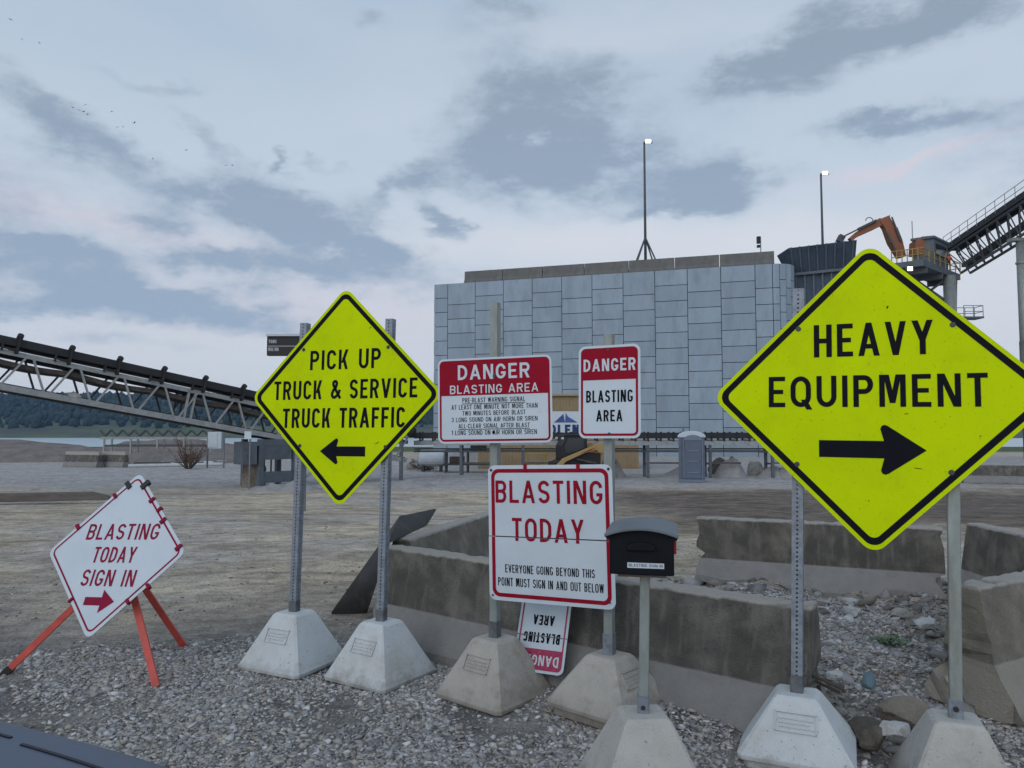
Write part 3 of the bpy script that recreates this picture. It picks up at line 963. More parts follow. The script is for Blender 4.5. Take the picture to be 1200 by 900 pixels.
cuts = [0, .5] + [.5 + k for k in range(1, 11)] + [11]
W0 = Vector((WL.x, WL.y, 0))
for i in range(len(cuts) - 1):
    top = WTOP - (.55 if i < 2 else 0) * 0
    column(W0 + wd * cuts[i] * PW, W0 + wd * cuts[i + 1] * PW, wn, i % 2)
# left return and rounded right corner
wb = -wn
for k in range(4):
    a = W0 + wb * (k * PW); b = W0 + wb * ((k + 1) * PW)
    column(b, a, -wd, k % 2)
RC = W0 + wd * WLEN + wb * 2.0
prev = W0 + wd * WLEN
for k in range(1, 6):
    t = math.radians(90 * k / 5)
    cur = RC + wn * 2.0 * math.cos(t) + wd * 2.0 * math.sin(t)
    mid = (wn * math.cos(t - .157) + wd * math.sin(t - .157)).normalized()
    column(prev, cur, mid, k % 2)
    prev = cur
me = bpy.data.meshes.new('wall_panels')
o0 = ORG[wall.name]
me.from_pydata([tuple(p - o0) for p in vs], [], fs)
bm = bmesh.new(); bm.from_mesh(me); bmesh.ops.recalc_face_normals(bm, faces=bm.faces); bm.to_mesh(me); bm.free()
ca = me.color_attributes.new('tone', 'FLOAT_COLOR', 'POINT')
for i, t in enumerate(tones):
    ca.data[i].color = (.245 * t, .305 * t, .365 * t, 1)
me.materials.append(MAT['panel'])
o = bpy.data.objects.new('wall_panels', me); COL.objects.link(o); o.parent = wall
core = MB()
E0 = .07
pl = [W0 + wb * E0 + wd * E0, W0 + wd * WLEN + wb * E0]
for k in range(1, 6):
    t = math.radians(90 * k / 5)
    pl.append(RC + wn * (2 - E0) * math.cos(t) + wd * (2 - E0) * math.sin(t))
pl += [RC + wd * (2 - E0) + wb * 14, W0 + wd * E0 + wb * 16]
core.prism([(p.x, p.y) for p in pl], Matrix(), WBOT, WTOP - .05)
core.build('wall_core', MAT['joint'], wall)
# barriers standing along the top of the wall
par = None
for i, (x0, x1) in enumerate([(543, 588), (588, 635), (635, 684), (684, 736), (736, 790), (790, 843), (843, 908)]):
    def onwall(px):
        r = ray(px, 310)
        # intersect the wall line
        k = (WL.x * wd.y - WL.y * wd.x) / (r.x * wd.y - r.y * wd.x)
        return Vector((r.x * k, r.y * k, WTOP))
    a, b = onwall(x0), onwall(x1)
    c = (a + b) / 2 + wb * .42
    L_ = (b - a).length
    mb = MB()
    prof = [(-.32, 0), (.32, 0), (.32, .1), (.16, .38), (.09, 1.22), (-.09, 1.22), (-.16, .38), (-.32, .1)]
    Mx = Matrix.Translation(c) @ Matrix((( -wb.x, 0, wd.x, 0), (-wb.y, 0, wd.y, 0), (0, 1, 0, 0), (0, 0, 0, 1)))
    mb.prism(prof, Mx, -L_ / 2 + .03, L_ / 2 - .03)
    o = mb.build('concrete_barrier', MAT['parapet'], org=c)
    tag(o, 'brown-grey concrete barrier segment lined up along the top edge of the tall panel wall', 'barrier', 'barriers along the top of the wall')


# ------------------------------------------------------------------ light poles, camera box on the wall
def light_pole(px, ytop, ybot, Y, label, tripod, side):
    top, bot = at(px, ytop, Y), at(px, ybot, Y)
    bot.z = WTOP - .05
    bot.x = top.x
    root = thing('light_pole', bot, label, 'lamp post', 'lit poles above the wall')
    p = MB(); p.tube(bot, top, .15, 10, .10); p.build('pole', MAT['truss_dark'], root, smooth=True)
    if tripod:
        for k in range(4):
            a = math.radians(45 + 90 * k)
            q = MB(); q.tube(bot + Vector((0, 0, 4.3)), bot + Vector((math.cos(a) * 2.2, math.sin(a) * 1.6, 0)), .08, 6)
            q.build('brace', MAT['truss_dark'], root)
    h = MB(); h.box(top + Vector((.35 * side, -.1, .05)), (.9, .18, .16)); hd = h.build('lamp_head', MAT['truss_dark'], root)
    l = MB(); l.box(top + Vector((.35 * side, -.24, .13)), (.55, .10, .34)); l.build('lamp_lens', MAT['lamp'], hd)
    return root


light_pole(755, 168, 300, 75, 'taller tripod-braced light pole with lit lamp on the wall top', True, 1)
light_pole(962, 205, 285, 80, 'lit lamp post rising behind the blue steel hopper', False, 1)
c = at(890, 292, 70); top = at(890, 277, 70)
r = thing('signal_box', (c.x, c.y, WTOP), 'small dark signal box on a thin post above the wall barriers', 'signal')
MB().tube((c.x + .12, c.y, WTOP), (c.x + .12, c.y, top.z), .05, 6).build('post', MAT['galv'], r)
MB().box((c.x - .08, c.y, top.z - .35), (.28, .3, .65)).build('box', MAT['loader_black'], r)
MB().box((c.x - .08, c.y, top.z - .95), (.26, .3, .22)).build('box', MAT['loader_black'], r)


# ------------------------------------------------------------------ hopper
def hopper():
    A, B = at(924, 291, 69), at(1004, 281, 66)
    z_top = (A.z + B.z) / 2
    C, D = at(928, 319, 70.2), at(1000, 308, 67.2)
    root = thing('steel_hopper', ((A.x + B.x) / 2, 68, WBOT), 'blue-grey ribbed steel hopper at the right end of the panel wall', 'hopper')
    u = MB()
    d = (B - A); d.z = 0; d.normalize()
    nrm = Vector((d.y, -d.x, 0))
    if nrm.y > 0: nrm = -nrm
    A.z = B.z = z_top
    C2 = A - nrm * 1.3 + Vector((0, 0, -2.3)); D2 = B - nrm * 1.3 + Vector((0, 0, -2.3)) + d * -.4
    th = nrm * .06
    u.faces([A, B, D2, C2, A - th, B - th, D2 - th, C2 - th], [(0, 1, 2, 3), (7, 6, 5, 4), (0, 4, 5, 1), (1, 5, 6, 2), (2, 6, 7, 3), (3, 7, 4, 0)])
    u.build('flared_plate', MAT['hopper'], root)
    A3 = A - d * 1.5 - nrm * 2.2 + Vector((0, 0, -.1))
    s = MB(); s.faces([A3, A, C2, A3 + Vector((1.2, 0, -2.3)), A3 - nrm * .06, A - nrm * .06, C2 - nrm * .06, A3 + Vector((1.2, 0, -2.3)) - nrm * .06],
                      [(0, 1, 2, 3), (7, 6, 5, 4), (0, 4, 5, 1), (1, 5, 6, 2), (2, 6, 7, 3), (3, 7, 4, 0)])
    s.build('flared_plate', MAT['hopper'], root)
    for k in range(8):
        t = (k + .3) / 7.6
        a = A.lerp(B, t); b = C2.lerp(D2, t)
        MB().beam(a + nrm * .09, b + nrm * .09, .12, .18, nrm).build('rib', MAT['blue_steel'], root)
    MB().beam(C2 + nrm * .12, D2 + nrm * .12, .3, .25).build('belt_beam', MAT['blue_steel'], root)
    lw = MB()
    E_, F_ = C2 - nrm * .1, D2 - nrm * .1
    z0 = WBOT
    lw.box(((E_.x + F_.x) / 2 - nrm.x * .2 , (E_.y + F_.y) / 2 - nrm.y * .2, (E_.z + z0) / 2), ((F_ - E_).length, .3, E_.z - z0), yawm(math.degrees(math.atan2(d.y, d.x))))
    lw.build('lower_wall', MAT['hopper'], root)
    for k in range(7):
        t = (k + .5) / 7
        p = E_.lerp(F_, t)
        MB().beam(p + nrm * .05 + Vector((0, 0, -.1)), Vector((p.x, p.y, z0)) + nrm * .05, .14, .18, nrm).build('rib', MAT['blue_steel'], root)


hopper()


# ------------------------------------------------------------------ control tower, boom, high conveyor
def tower():
    A = at(1082, 304, 66)
    z = A.z
    B = Vector(((1131 - 600) / F_PX * 72.5, 72.5, z)); C = Vector(((1050 - 600) / F_PX * 67.6, 67.6, z)); Dd = B + C - A
    gx, gy = (A.x + B.x) / 2, 70
    root = thing('control_tower', (gx, gy, gz(gx, gy)), 'grey control cabin on a raised steel platform with yellow railings', 'tower')
    dk = MB(); dk.prism([(p.x, p.y) for p in (A, B, Dd, C)], Matrix.Translation((0, 0, z)), -.55, 0); dk.build('platform', MAT['blue_steel'], root)
    def rail(P, Q, n, name='railing', mat='yellow'):
        m = MB()
        for h in (.55, 1.1):
            m.tube(P + Vector((0, 0, h)), Q + Vector((0, 0, h)), .045, 6)
        for k in range(n + 1):
            p = P.lerp(Q, k / n); m.tube(p, p + Vector((0, 0, 1.1)), .045, 6)
        return m.build(name, MAT[mat], root)
    inset = (Dd - A).normalized() * .15
    rail(A + inset, B + inset, 7); rail(C + inset, A + inset, 6); rail(B - inset, Dd, 3)
    # cabin
    cz = z
    d1 = (B - A).normalized(); d2 = (C - A).normalized()
    P0 = A + d1 * 1.6 + d2 * .6
    P0 = Vector(((1101 - 600) / F_PX * 68.3, 68.3, z))
    w1, w2, hh = 3.6, 1.75, 2.5
    q = [P0, P0 + d1 * w1, P0 + d1 * w1 + d2 * w2, P0 + d2 * w2]
    cb = MB(); cb.prism([(p.x, p.y) for p in q], Matrix.Translation((0, 0, z)), 0, hh); cab = cb.build('cabin', MAT['blue_steel'], root)
    ctr = (q[0] + q[2]) / 2
    q2 = [ctr + (p - ctr) * 1.12 for p in q]
    rf = MB(); rf.prism([(p.x, p.y) for p in q2], Matrix.Translation((0, 0, z)), hh + .003, hh + .22); rf.build('roof', MAT['blue_steel'], root)
    def win(P, d, nrm, a, b, z0, z1):
        m = MB(); o = nrm * .03
        m.faces([P + d * a + o + Vector((0, 0, z0)), P + d * b + o + Vector((0, 0, z0)), P + d * b + o + Vector((0, 0, z1)), P + d * a + o + Vector((0, 0, z1)),
                 P + d * a + Vector((0, 0, z0)), P + d * b + Vector((0, 0, z0)), P + d * b + Vector((0, 0, z1)), P + d * a + Vector((0, 0, z1))],
                [(0, 1, 2, 3), (0, 4, 5, 1), (1, 5, 6, 2), (2, 6, 7, 3), (3, 7, 4, 0), (7, 6, 5, 4)])
        m.build('window', MAT['cab_glass'], cab)
    n1 = Vector((d1.y, -d1.x, 0)); n1 = n1 if n1.dot(d2) < 0 else -n1
    n2 = Vector((d2.y, -d2.x, 0)); n2 = n2 if n2.dot(d1) < 0 else -n2
    win(P0, d1, n1, .4, 3.2, 1.0, 2.1); win(P0, d2, n2, .25, 1.5, .9, 2.1)
    MB().tube(q[3] + Vector((0, 0, hh)), q[3] + Vector((0, 0, hh + 1.9)), .04, 6).build('antenna', MAT['galv'], root)
    # pillar and braces below
    c0 = at(1113, 340, 70.5)
    pm = MB(); pm.tube((c0.x, 70.5, gz(c0.x, 70.5)), (c0.x, 70.5, z - .55), .55, 16); pm.build('pillar', MAT['galv_green'], root, smooth=True)
    c1 = at(1072, 340, 70.5)
    MB().tube((c1.x, 71.5, gz(c1.x, 71)), (c1.x, 71.5, z - .55), .5, 14).build('pillar', MAT['galv_green'], root, smooth=True)
    for k in range(4):
        za, zb = z - .6 - 2.6 * k, z - .6 - 2.6 * (k + 1)
        MB().beam((c1.x, 71, za), (c0.x, 70.6, zb), .22, .22).build('brace', MAT['truss_dark'], root)
        MB().beam((c0.x, 70.6, za), (c1.x, 71, zb), .22, .22).build('brace', MAT['truss_dark'], root)
    MB().beam((c0.x + .9, 71, z - .6), (c0.x + .5, 70.6, z - 4.2), .2, .2).build('brace', MAT['truss_dark'], root)
    # cross beams under the deck
    for t in (.1, .5, .9):
        a = A.lerp(B, t); b = C.lerp(Dd, t)
        MB().beam(a + Vector((0, 0, -.8)), b + Vector((0, 0, -.8)), .25, .5).build('deck_beam', MAT['truss_dark'], root)
    # little work platform lower down
    e = at(1136, 373, 70)
    lp = MB(); lp.box(e + Vector((0, 0, 0)), (1.9, 1.4, .16)); lp.build('small_platform', MAT['blue_steel'], root)
    m = MB()
    for sx in (-.9, 0, .9):
        for sy in (-.65, .65):
            m.tube(e + Vector((sx, sy, 0)), e + Vector((sx, sy, 1.1)), .035, 5)
    for sy in (-.65, .65):
        for h in (.55, 1.1):
            m.tube(e + Vector((-.9, sy, h)), e + Vector((.9, sy, h)), .035, 5)
    for h in (.55, 1.1):
        m.tube(e + Vector((.9, -.65, h)), e + Vector((.9, .65, h)), .035, 5)
    m.build('railing', MAT['galv'], root)
    MB().beam(e + Vector((-.5, 0, -.1)), (c0.x, 70.5, e.z - .1), .2, .2).build('deck_beam', MAT['truss_dark'], root)
    # lit flood lamp under the platform corner
    lp = at(1067, 316, 65.8)
    fl = MB(); fl.box(lp + Vector((0, .25, .1)), (.5, .3, .4)); fo = fl.build('flood_lamp', MAT['truss_dark'], root)
    MB().box(lp + Vector((0, .06, .1)), (.42, .06, .34)).build('lens', MAT['lamp'], fo)
    MB().beam(lp + Vector((0, .3, .3)), Vector((lp.x, 66.2 + 1.2, z - .5)), .08, .08).build('bracket', MAT['truss_dark'], root)
    return A, B, C, Dd, z


TA, TB, TC, TD, TZ = tower()


def person():
    base = TA.lerp(TB, .72) + (TD - TB).normalized() * .55
    base = Vector(((1117.5 - 600) / F_PX * 71, 71, TZ))
    V = {'pel': (0, 0, .95), 'sp': (0, 0, 1.15), 'ch': (0, -.02, 1.36), 'nk': (0, -.01, 1.50), 'hd': (0, -.02, 1.63), 'ht': (0, -.02, 1.72),
         'hl': (-.10, 0, .90), 'kl': (-.11, -.02, .50), 'fl': (-.12, 0, .07), 'tl': (-.13, -.15, .03),
         'hr': (.10, 0, .90), 'kr': (.11, -.02, .50), 'fr': (.12, 0, .07), 'tr': (.13, -.15, .03),
         'sl': (-.19, 0, 1.40), 'el': (-.25, -.03, 1.13), 'wl': (-.22, -.2, 1.02), 'nl': (-.2, -.28, 1.02),
         'sr': (.19, 0, 1.40), 'er': (.25, -.03, 1.13), 'wr': (.22, -.2, 1.02), 'nr': (.2, -.28, 1.02)}
    R = {'pel': .15, 'sp': .14, 'ch': .16, 'nk': .06, 'hd': .095, 'ht': .085, 'hl': .09, 'kl': .065, 'fl': .05, 'tl': .04, 'sl': .065, 'el': .05, 'wl': .035, 'nl': .04}
    E_ = [('pel', 'sp'), ('sp', 'ch'), ('ch', 'nk'), ('nk', 'hd'), ('hd', 'ht')] + [(a + s, b + s) for s in 'lr' for a, b in (('h', 'k'), ('k', 'f'), ('f', 't'), ('s', 'e'), ('e', 'w'), ('w', 'n'))] + \
         [('pel', 'hl'), ('pel', 'hr'), ('ch', 'sl'), ('ch', 'sr')]
    keys = list(V)
    me = bpy.data.meshes.new('person')
    me.from_pydata([V[k] for k in keys], [(keys.index(a), keys.index(b)) for a, b in E_], [])
    o = bpy.data.objects.new('person', me); COL.objects.link(o)
    sk = o.modifiers.new('skin', 'SKIN')
    lay = me.skin_vertices[0] if me.skin_vertices else None
    if lay:
        for i, k in enumerate(keys):
            rr = R.get(k, R.get(k[:-1] + 'l', .06)); lay.data[i].radius = (rr, rr)
        lay.data[0].use_root = True
    ss = o.modifiers.new('sub', 'SUBSURF'); ss.levels = 1; ss.render_levels = 1
    me.materials.append(MAT['cloth_dark'])
    o.location = base
    ORG[o.name] = base
    tag(o, 'person in orange vest and hard hat standing at the tower railing', 'person')
    v = MB()
    for a, b in ((.98, 1.42),):
        n = 14
        prof = [(.98, .19, .165), (1.15, .185, .16), (1.32, .215, .175), (1.43, .20, .15), (1.47, .12, .1)]
        pts = [base + Vector((math.cos(2 * math.pi * k / n) * rx, math.sin(2 * math.pi * k / n) * ry, z)) for z, rx, ry in prof for k in range(n)]
        v.faces(pts, [(j * n + k, j * n + (k + 1) % n, (j + 1) * n + (k + 1) % n, (j + 1) * n + k) for j in range(len(prof) - 1) for k in range(n)])
    v.build('vest', MAT['hivis'], o, smooth=True)
    h = MB(); h.ball(base + Vector((0, -.02, 1.70)), .13, 12, (1, 1.15, .75)); h.build('hard_hat', MAT['yellow'], o, smooth=True)
    f = MB(); f.ball(base + Vector((0, -.075, 1.615)), .075, 10, (1, .8, 1.2)); f.build('face', MAT['skin'], o, smooth=True)


person()


def boom():
    Y = 71
    P = lambda x, y: at(x, y, Y)
    b0 = P(1062, 302)
    root = thing('boom_arm', (b0.x, Y, TZ), 'weathered orange hydraulic boom arm bent over the steel hopper', 'boom')
    def plate(pts, name, mat, th=.5, dy=0):
        m = MB()
        Mx = Matrix(((1, 0, 0, 0), (0, 0, -1, Y + dy), (0, 1, 0, 0), (0, 0, 0, 1)))
        w = [P(*q) for q in pts]
        m.prism([(q.x, q.z) for q in w], Mx, -th / 2, th / 2)
        return m.build(name, MAT[mat], root, bevel=.05)
    plate([(1052, 303), (1060, 301), (1056, 284), (1050, 270), (1041, 256), (1041, 253), (1031, 257), (1029, 260), (1035, 268), (1041, 285)], 'main_boom', 'orange_boom', .75)
    plate([(1030, 256), (1038, 262), (1022, 270), (1004, 278), (997, 283), (994, 280), (1003, 272), (1016, 264)], 'stick', 'orange_boom', .5, -.02)
    def cyl(a, b, r, name='hydraulic_cylinder', mat='truss_dark', dy=-.5):
        A, B = P(*a), P(*b); A.y += dy; B.y += dy
        MB().tube(A, A.lerp(B, .55), r, 8).tube(A.lerp(B, .5), B, r * .55, 8).build(name, MAT[mat], root)
    cyl((1053, 284), (1042, 256), .14); cyl((1024, 260), (985, 279), .13); cyl((1036, 274), (1048, 298), .12)
    m = MB()
    m.box(P(985, 280), (.55, .5, .7), Matrix.Rotation(.5, 3, 'Y')).tube(P(986, 282), P(984, 292), .1, 8)
    m.build('hammer', MAT['truss_dark'], root)
    m = MB(); a = P(1017, 260)
    for k in range(8):
        t0, t1 = math.pi * k / 8, math.pi * (k + 1) / 8
        m.tube(a + Vector((math.cos(t0) * .35, -.3, math.sin(t0) * .35)), a + Vector((math.cos(t1) * .35, -.3, math.sin(t1) * .35)), .04, 5)
    m.build('hose', MAT['rubber'], root)
    plate([(1058, 304), (1080, 304), (1080, 285), (1077, 283), (1066, 284), (1059, 289)], 'turret', 'orange_boom', 1.3, -1.6)
    plate([(1069, 303), (1080, 303), (1080, 290), (1069, 290)], 'grille', 'truss_dark', 1.34, -1.6)


boom()


def high_conveyor():
    a_t = at(1110, 291, 73); b_t = at(1200, 230, 61.5)
    a_b = at(1126, 320, 73); b_b = at(1200, 274, 61.5)
    ext = 1.9
    b_t = a_t.lerp(b_t, ext); b_b = a_b.lerp(b_b, ext)
    root = thing('high_conveyor', (a_t.x, a_t.y, a_b.z), 'dark elevated truss conveyor with handrail at the upper right edge', 'conveyor')
    d = (b_t - a_t).normalized()
    side = d.cross(Vector((0, 0, 1))).normalized()
    if side.x < 0: side = -side
    W = .9
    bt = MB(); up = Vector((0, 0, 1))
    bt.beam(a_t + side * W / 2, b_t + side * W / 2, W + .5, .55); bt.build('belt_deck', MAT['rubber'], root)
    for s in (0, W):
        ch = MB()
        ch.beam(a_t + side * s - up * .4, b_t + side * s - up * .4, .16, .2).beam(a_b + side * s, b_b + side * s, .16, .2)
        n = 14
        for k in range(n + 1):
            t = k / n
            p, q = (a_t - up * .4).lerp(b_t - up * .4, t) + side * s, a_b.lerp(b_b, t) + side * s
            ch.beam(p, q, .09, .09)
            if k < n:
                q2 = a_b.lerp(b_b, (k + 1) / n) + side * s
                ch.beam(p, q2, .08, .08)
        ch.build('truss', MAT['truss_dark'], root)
    wk = MB(); wk.beam(a_b + side * W / 2 + up * .75, b_b + side * W / 2 + up * 1.2, W - .2, .35); wk.build('return_belt', MAT['rubber'], root)
    r = MB()
    o = -side * .35
    for h in (.55, 1.1):
        r.tube(a_t + o + up * h, b_t + o + up * h, .03, 5)
    for k in range(17):
        p = a_t.lerp(b_t, k / 16) + o; r.tube(p, p + up * 1.1, .03, 5)
    r.build('handrail', MAT['galv'], root)
    # support pillar
    c = at(1197, 283, 62.5); g0 = gz(c.x, 62.5)
    pr = thing('support_pillar', (c.x, 62.5, g0), 'thick round grey-green pillar under the high conveyor at the right edge', 'pillar')
    m = MB(); m.tube((c.x, 62.5, 5.2), (c.x, 62.5, c.z), .42, 18); m.build('column', MAT['galv_green'], pr, smooth=True)
    MB().tube((c.x, 62.5, c.z - 1.9), (c.x, 62.5, c.z - 1.75), .5, 18).build('collar', MAT['galv_green'], pr)
    MB().tube((c.x, 62.5, g0), (c.x, 62.5, 9.2), .46, 18).build('lower_sleeve', MAT['parapet'], pr, smooth=True)
    MB().box((c.x, 62.5, c.z + .12), (2.0, .7, .24)).build('cap', MAT['galv_green'], pr)


high_conveyor()


# ------------------------------------------------------------------ inclined conveyor on the left
def inclined_conveyor():
    P0, P1 = at(0, 411, 24.3), at(287, 471, 30.0)
    d = P1 - P0
    T = lambda t: P0 + d * t
    t0, t1 = -.75, 1.98
    L_ = d.length
    dn = d.normalized()
    back = Vector((-d.y, d.x, 0)).normalized()
    if back.y < 0: back = -back
    up = back.cross(dn).normalized()
    if up.z < 0: up = -up
    W, D_ = 1.25, 1.14
    a, b = T(t0), T(t1)
    root = thing('inclined_conveyor', (T(1.15).x, T(1.15).y, gz(T(1.15).x, T(1.15).y)), 'long galvanised truss conveyor with black belt sloping down from the left', 'conveyor')
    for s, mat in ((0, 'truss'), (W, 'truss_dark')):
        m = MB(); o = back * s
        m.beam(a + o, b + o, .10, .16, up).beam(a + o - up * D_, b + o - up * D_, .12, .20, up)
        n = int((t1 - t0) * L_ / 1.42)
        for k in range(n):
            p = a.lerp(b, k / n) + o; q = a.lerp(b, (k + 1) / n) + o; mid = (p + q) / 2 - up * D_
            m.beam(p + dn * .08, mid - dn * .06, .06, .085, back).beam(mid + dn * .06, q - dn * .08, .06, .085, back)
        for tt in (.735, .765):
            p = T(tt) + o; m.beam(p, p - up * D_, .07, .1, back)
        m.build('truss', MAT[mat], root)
    m = MB()
    n = 16
    for k in range(n + 1):
        p = a.lerp(b, k / n); m.beam(p - up * D_, p - up * D_ + back * W, .07, .07).beam(p, p + back * W, .07, .07)
    m.build('cross_ties', MAT['truss_dark'], root)
    # sagging drip pans below the carrying belt
    m = MB()
    nn = 46
    for k in range(nn):
        p = a.lerp(b, k / nn); q = a.lerp(b, (k + 1) / nn)
        s0 = .10 + .10 * abs(math.sin(k * .55)); s1 = .10 + .10 * abs(math.sin((k + 1) * .55))
        m.faces([p - up * (s0 + .08) + back * .08, q - up * (s1 + .08) + back * .08, q - up * (s1 + .08) + back * (W - .08), p - up * (s0 + .08) + back * (W - .08),
                 p - up * (s0 + .24) + back * .08, q - up * (s1 + .24) + back * .08, q - up * (s1 + .24) + back * (W - .08), p - up * (s0 + .24) + back * (W - .08)],
                [(0, 1, 2, 3), (7, 6, 5, 4), (0, 4, 5, 1), (2, 6, 7, 3)])
    m.build('drip_pan', MAT['rust_pan'], root)
    # troughed belt
    m = MB(); nb = 60
    ringp = [(-.10, .50), (.12, .44), (.42, .26), (.83, .26), (1.13, .44), (1.35, .50), (1.35, .47), (1.13, .40), (.83, .20), (.42, .20), (.12, .18), (-.10, .24)]
    pts = [a.lerp(b, k / nb) + back * x + up * y for k in range(nb + 1) for x, y in ringp]
    r_ = len(ringp)
    m.faces(pts, [(k * r_ + j, k * r_ + (j + 1) % r_, (k + 1) * r_ + (j + 1) % r_, (k + 1) * r_ + j) for k in range(nb) for j in range(r_)] + [tuple(range(r_)), tuple(range(nb * r_, nb * r_ + r_))])
    m.build('belt', MAT['rubber'], root)
    rb = MB(); rb.beam(a - up * (D_ - .12) + back * W / 2, b - up * (D_ - .12) + back * W / 2, W - .25, .05, up); rb.build('return_belt', MAT['rubber'], root)
    # idlers
    k0 = int(t0 * L_ / 1.55) - 0
    s = t0 * L_ + .6
    while s < t1 * L_:
        p = T((s - .08) / L_)
        m = MB()
        m.box(p + back * -.02 + up * .10, (.12, .12, .2), None)
        m.beam(p + back * -.12 + up * .05, p + back * (W + .12) + up * .05, .10, .08)
        m.tube(p + back * -.17 + up * .62, p + back * .30 + up * .24, .10, 8)
        m.tube(p + back * (W + .17) + up * .62, p + back * (W - .3) + up * .24, .10, 8)
        m.tube(p + back * .32 + up * .20, p + back * (W - .32) + up * .20, .09, 8)
        m.beam(p + back * -.16 + up * .02, p + back * -.16 + up * .58, .07, .13, back)
        m.beam(p + dn * -.42 + back * -.10 + up * .02, p + dn * -.42 + back * -.10 + up * .30, .06, .12, back)
        m.beam(p + dn * -.42 + back * -.10 + up * .12, p + back * -.10 + up * .12, .06, .10, back)
        m.build('idler', MAT['loader_black'], root)
        s += 1.55
    m = MB(); p = T(.285) - up * (D_ - .10); m.ball(p + back * .25, .22, 8, (1.6, 1, .8)); m.build('spilled_rock', MAT['debris'], root)
    # tail drum and end frame
    MB().tube(b + back * -.1 + up * .22, b + back * (W + .1) + up * .22, .28, 14).build('tail_drum', MAT['loader_black'], root, smooth=True)
    for s in (0, W):
        e = b + back * s - dn * .5
        MB().beam(e, Vector((e.x, e.y, gz(e.x, e.y))), .16, .16).build('leg', MAT['blue_steel'], root)
    # steel support tower
    c = T(1.17)
    g0 = gz(c.x, c.y)
    yw = math.atan2(d.y, d.x)
    R = Matrix.Rotation(yw, 3, 'Z')
    zt = (T(1.17) - up * D_).z - .12
    def loc(x, y, z): return Vector((c.x, c.y, 0)) + R @ Vector((x, y, 0)) + Vector((0, 0, z))
    for x, y in ((-.75, -.1), (.75, -.1), (-.75, 1.4), (.75, 1.4)):
        MB().box(loc(x, y, (g0 + zt) / 2), (.20, .22, zt - g0), R).build('leg', MAT['blue_steel'], root)
    MB().box(loc(-.1, -.12, zt - .42), (1.3, .12, .82), R).build('plate', MAT['blue_steel'], root)
    MB().box(loc(0, -.12, g0 + .42), (1.3, .10, .45), R).build('plate', MAT['blue_steel'], root)
    MB().box(loc(0, .65, zt - .2), (1.9, 1.7, .14), R).build('plate', MAT['blue_steel'], root)
    MB().box(loc(-1.25, .2, zt - .55), (.6, .8, .9), R).build('plate', MAT['blue_steel'], root)
    for x in (-.3, 0, .3):
        MB().box(loc(x, .5, g0 + .95), (.05, .05, .7), R).build('brace', MAT['truss_dark'], root)
    MB().beam(loc(.75, -.1, g0 + .1), loc(2.0, -.1, g0 + .75), .1, .1).build('brace', MAT['truss'], root)
    # second trestle, further along
    for tt in (1.6,):
        c2 = T(tt); g2 = gz(c2.x, c2.y); z2 = (c2 - up * D_).z
        for s in (0, W):
            p = c2 + back * s
            MB().box((p.x, p.y, (g2 + z2) / 2), (.16, .16, max(.1, z2 - g2)), R).build('leg', MAT['blue_steel'], root)


inclined_conveyor()


def low_conveyor():
    Y = 37.4
    xa, xb = -4.8, 19.0
    g0 = -.55
    zr = 1.18
    root = thing('low_conveyor', ((xa + xb) / 2, Y, gz(5, Y)), 'low horizontal belt conveyor on grey legs along the foot of the panel wall', 'conveyor')
    for y in (Y - .55, Y + .55):
        MB().box(((xa + xb) / 2, y, zr), (xb - xa, .09, .22)).build('rail', MAT['truss'], root)
        MB().box(((xa + xb) / 2, y, zr - .42), (xb - xa, .06, .07)).build('rail', MAT['truss_dark'], root)
    m = MB()
    ringp = [(-.62, .50), (-.30, .30), (.30, .30), (.62, .50), (.62, .45), (.3, .24), (-.3, .24), (-.62, .22)]
    pts = [Vector((x, Y + p, zr + q)) for x in (xa, xb) for p, q in ringp]
    r_ = 8
    m.faces(pts, [(j, (j + 1) % r_, r_ + (j + 1) % r_, r_ + j) for j in range(r_)] + [tuple(range(r_)), tuple(range(r_, 2 * r_))])
    m.build('belt', MAT['rubber'], root)
    MB().box(((xa + xb) / 2, Y, zr - .30), (xb - xa, .9, .05)).build('return_belt', MAT['rubber'], root)
    x = xa + .3
    while x < xb:
        m = MB()
        m.box((x, Y - .60, zr + .30), (.07, .10, .42)).box((x, Y + .60, zr + .30), (.07, .10, .42)).box((x, Y, zr + .135), (.08, 1.2, .05))
        m.tube((x, Y - .63, zr + .50), (x, Y - .32, zr + .24), .07, 6).tube((x, Y + .63, zr + .50), (x, Y + .32, zr + .24), .07, 6)
        m.build('idler', MAT['loader_black'], root)
        x += .62
    k = 0
    x = xa + 2.3
    while x < xb:
        for y in (Y - .5, Y + .5):
            g = gz(x, y)
            MB().box((x, y, (g + zr - .11) / 2), (.13, .13, zr - .11 - g)).build('leg', MAT['blue_steel'], root)
        MB().box((x, Y, .15), (.08, .9, .08)).build('brace', MAT['truss_dark'], root)
        MB().beam((x, Y - .5, .2), (x + 1.5, Y - .5, .2), .06, .08).build('brace', MAT['truss_dark'], root)
        x += 3.05; k += 1


low_conveyor()


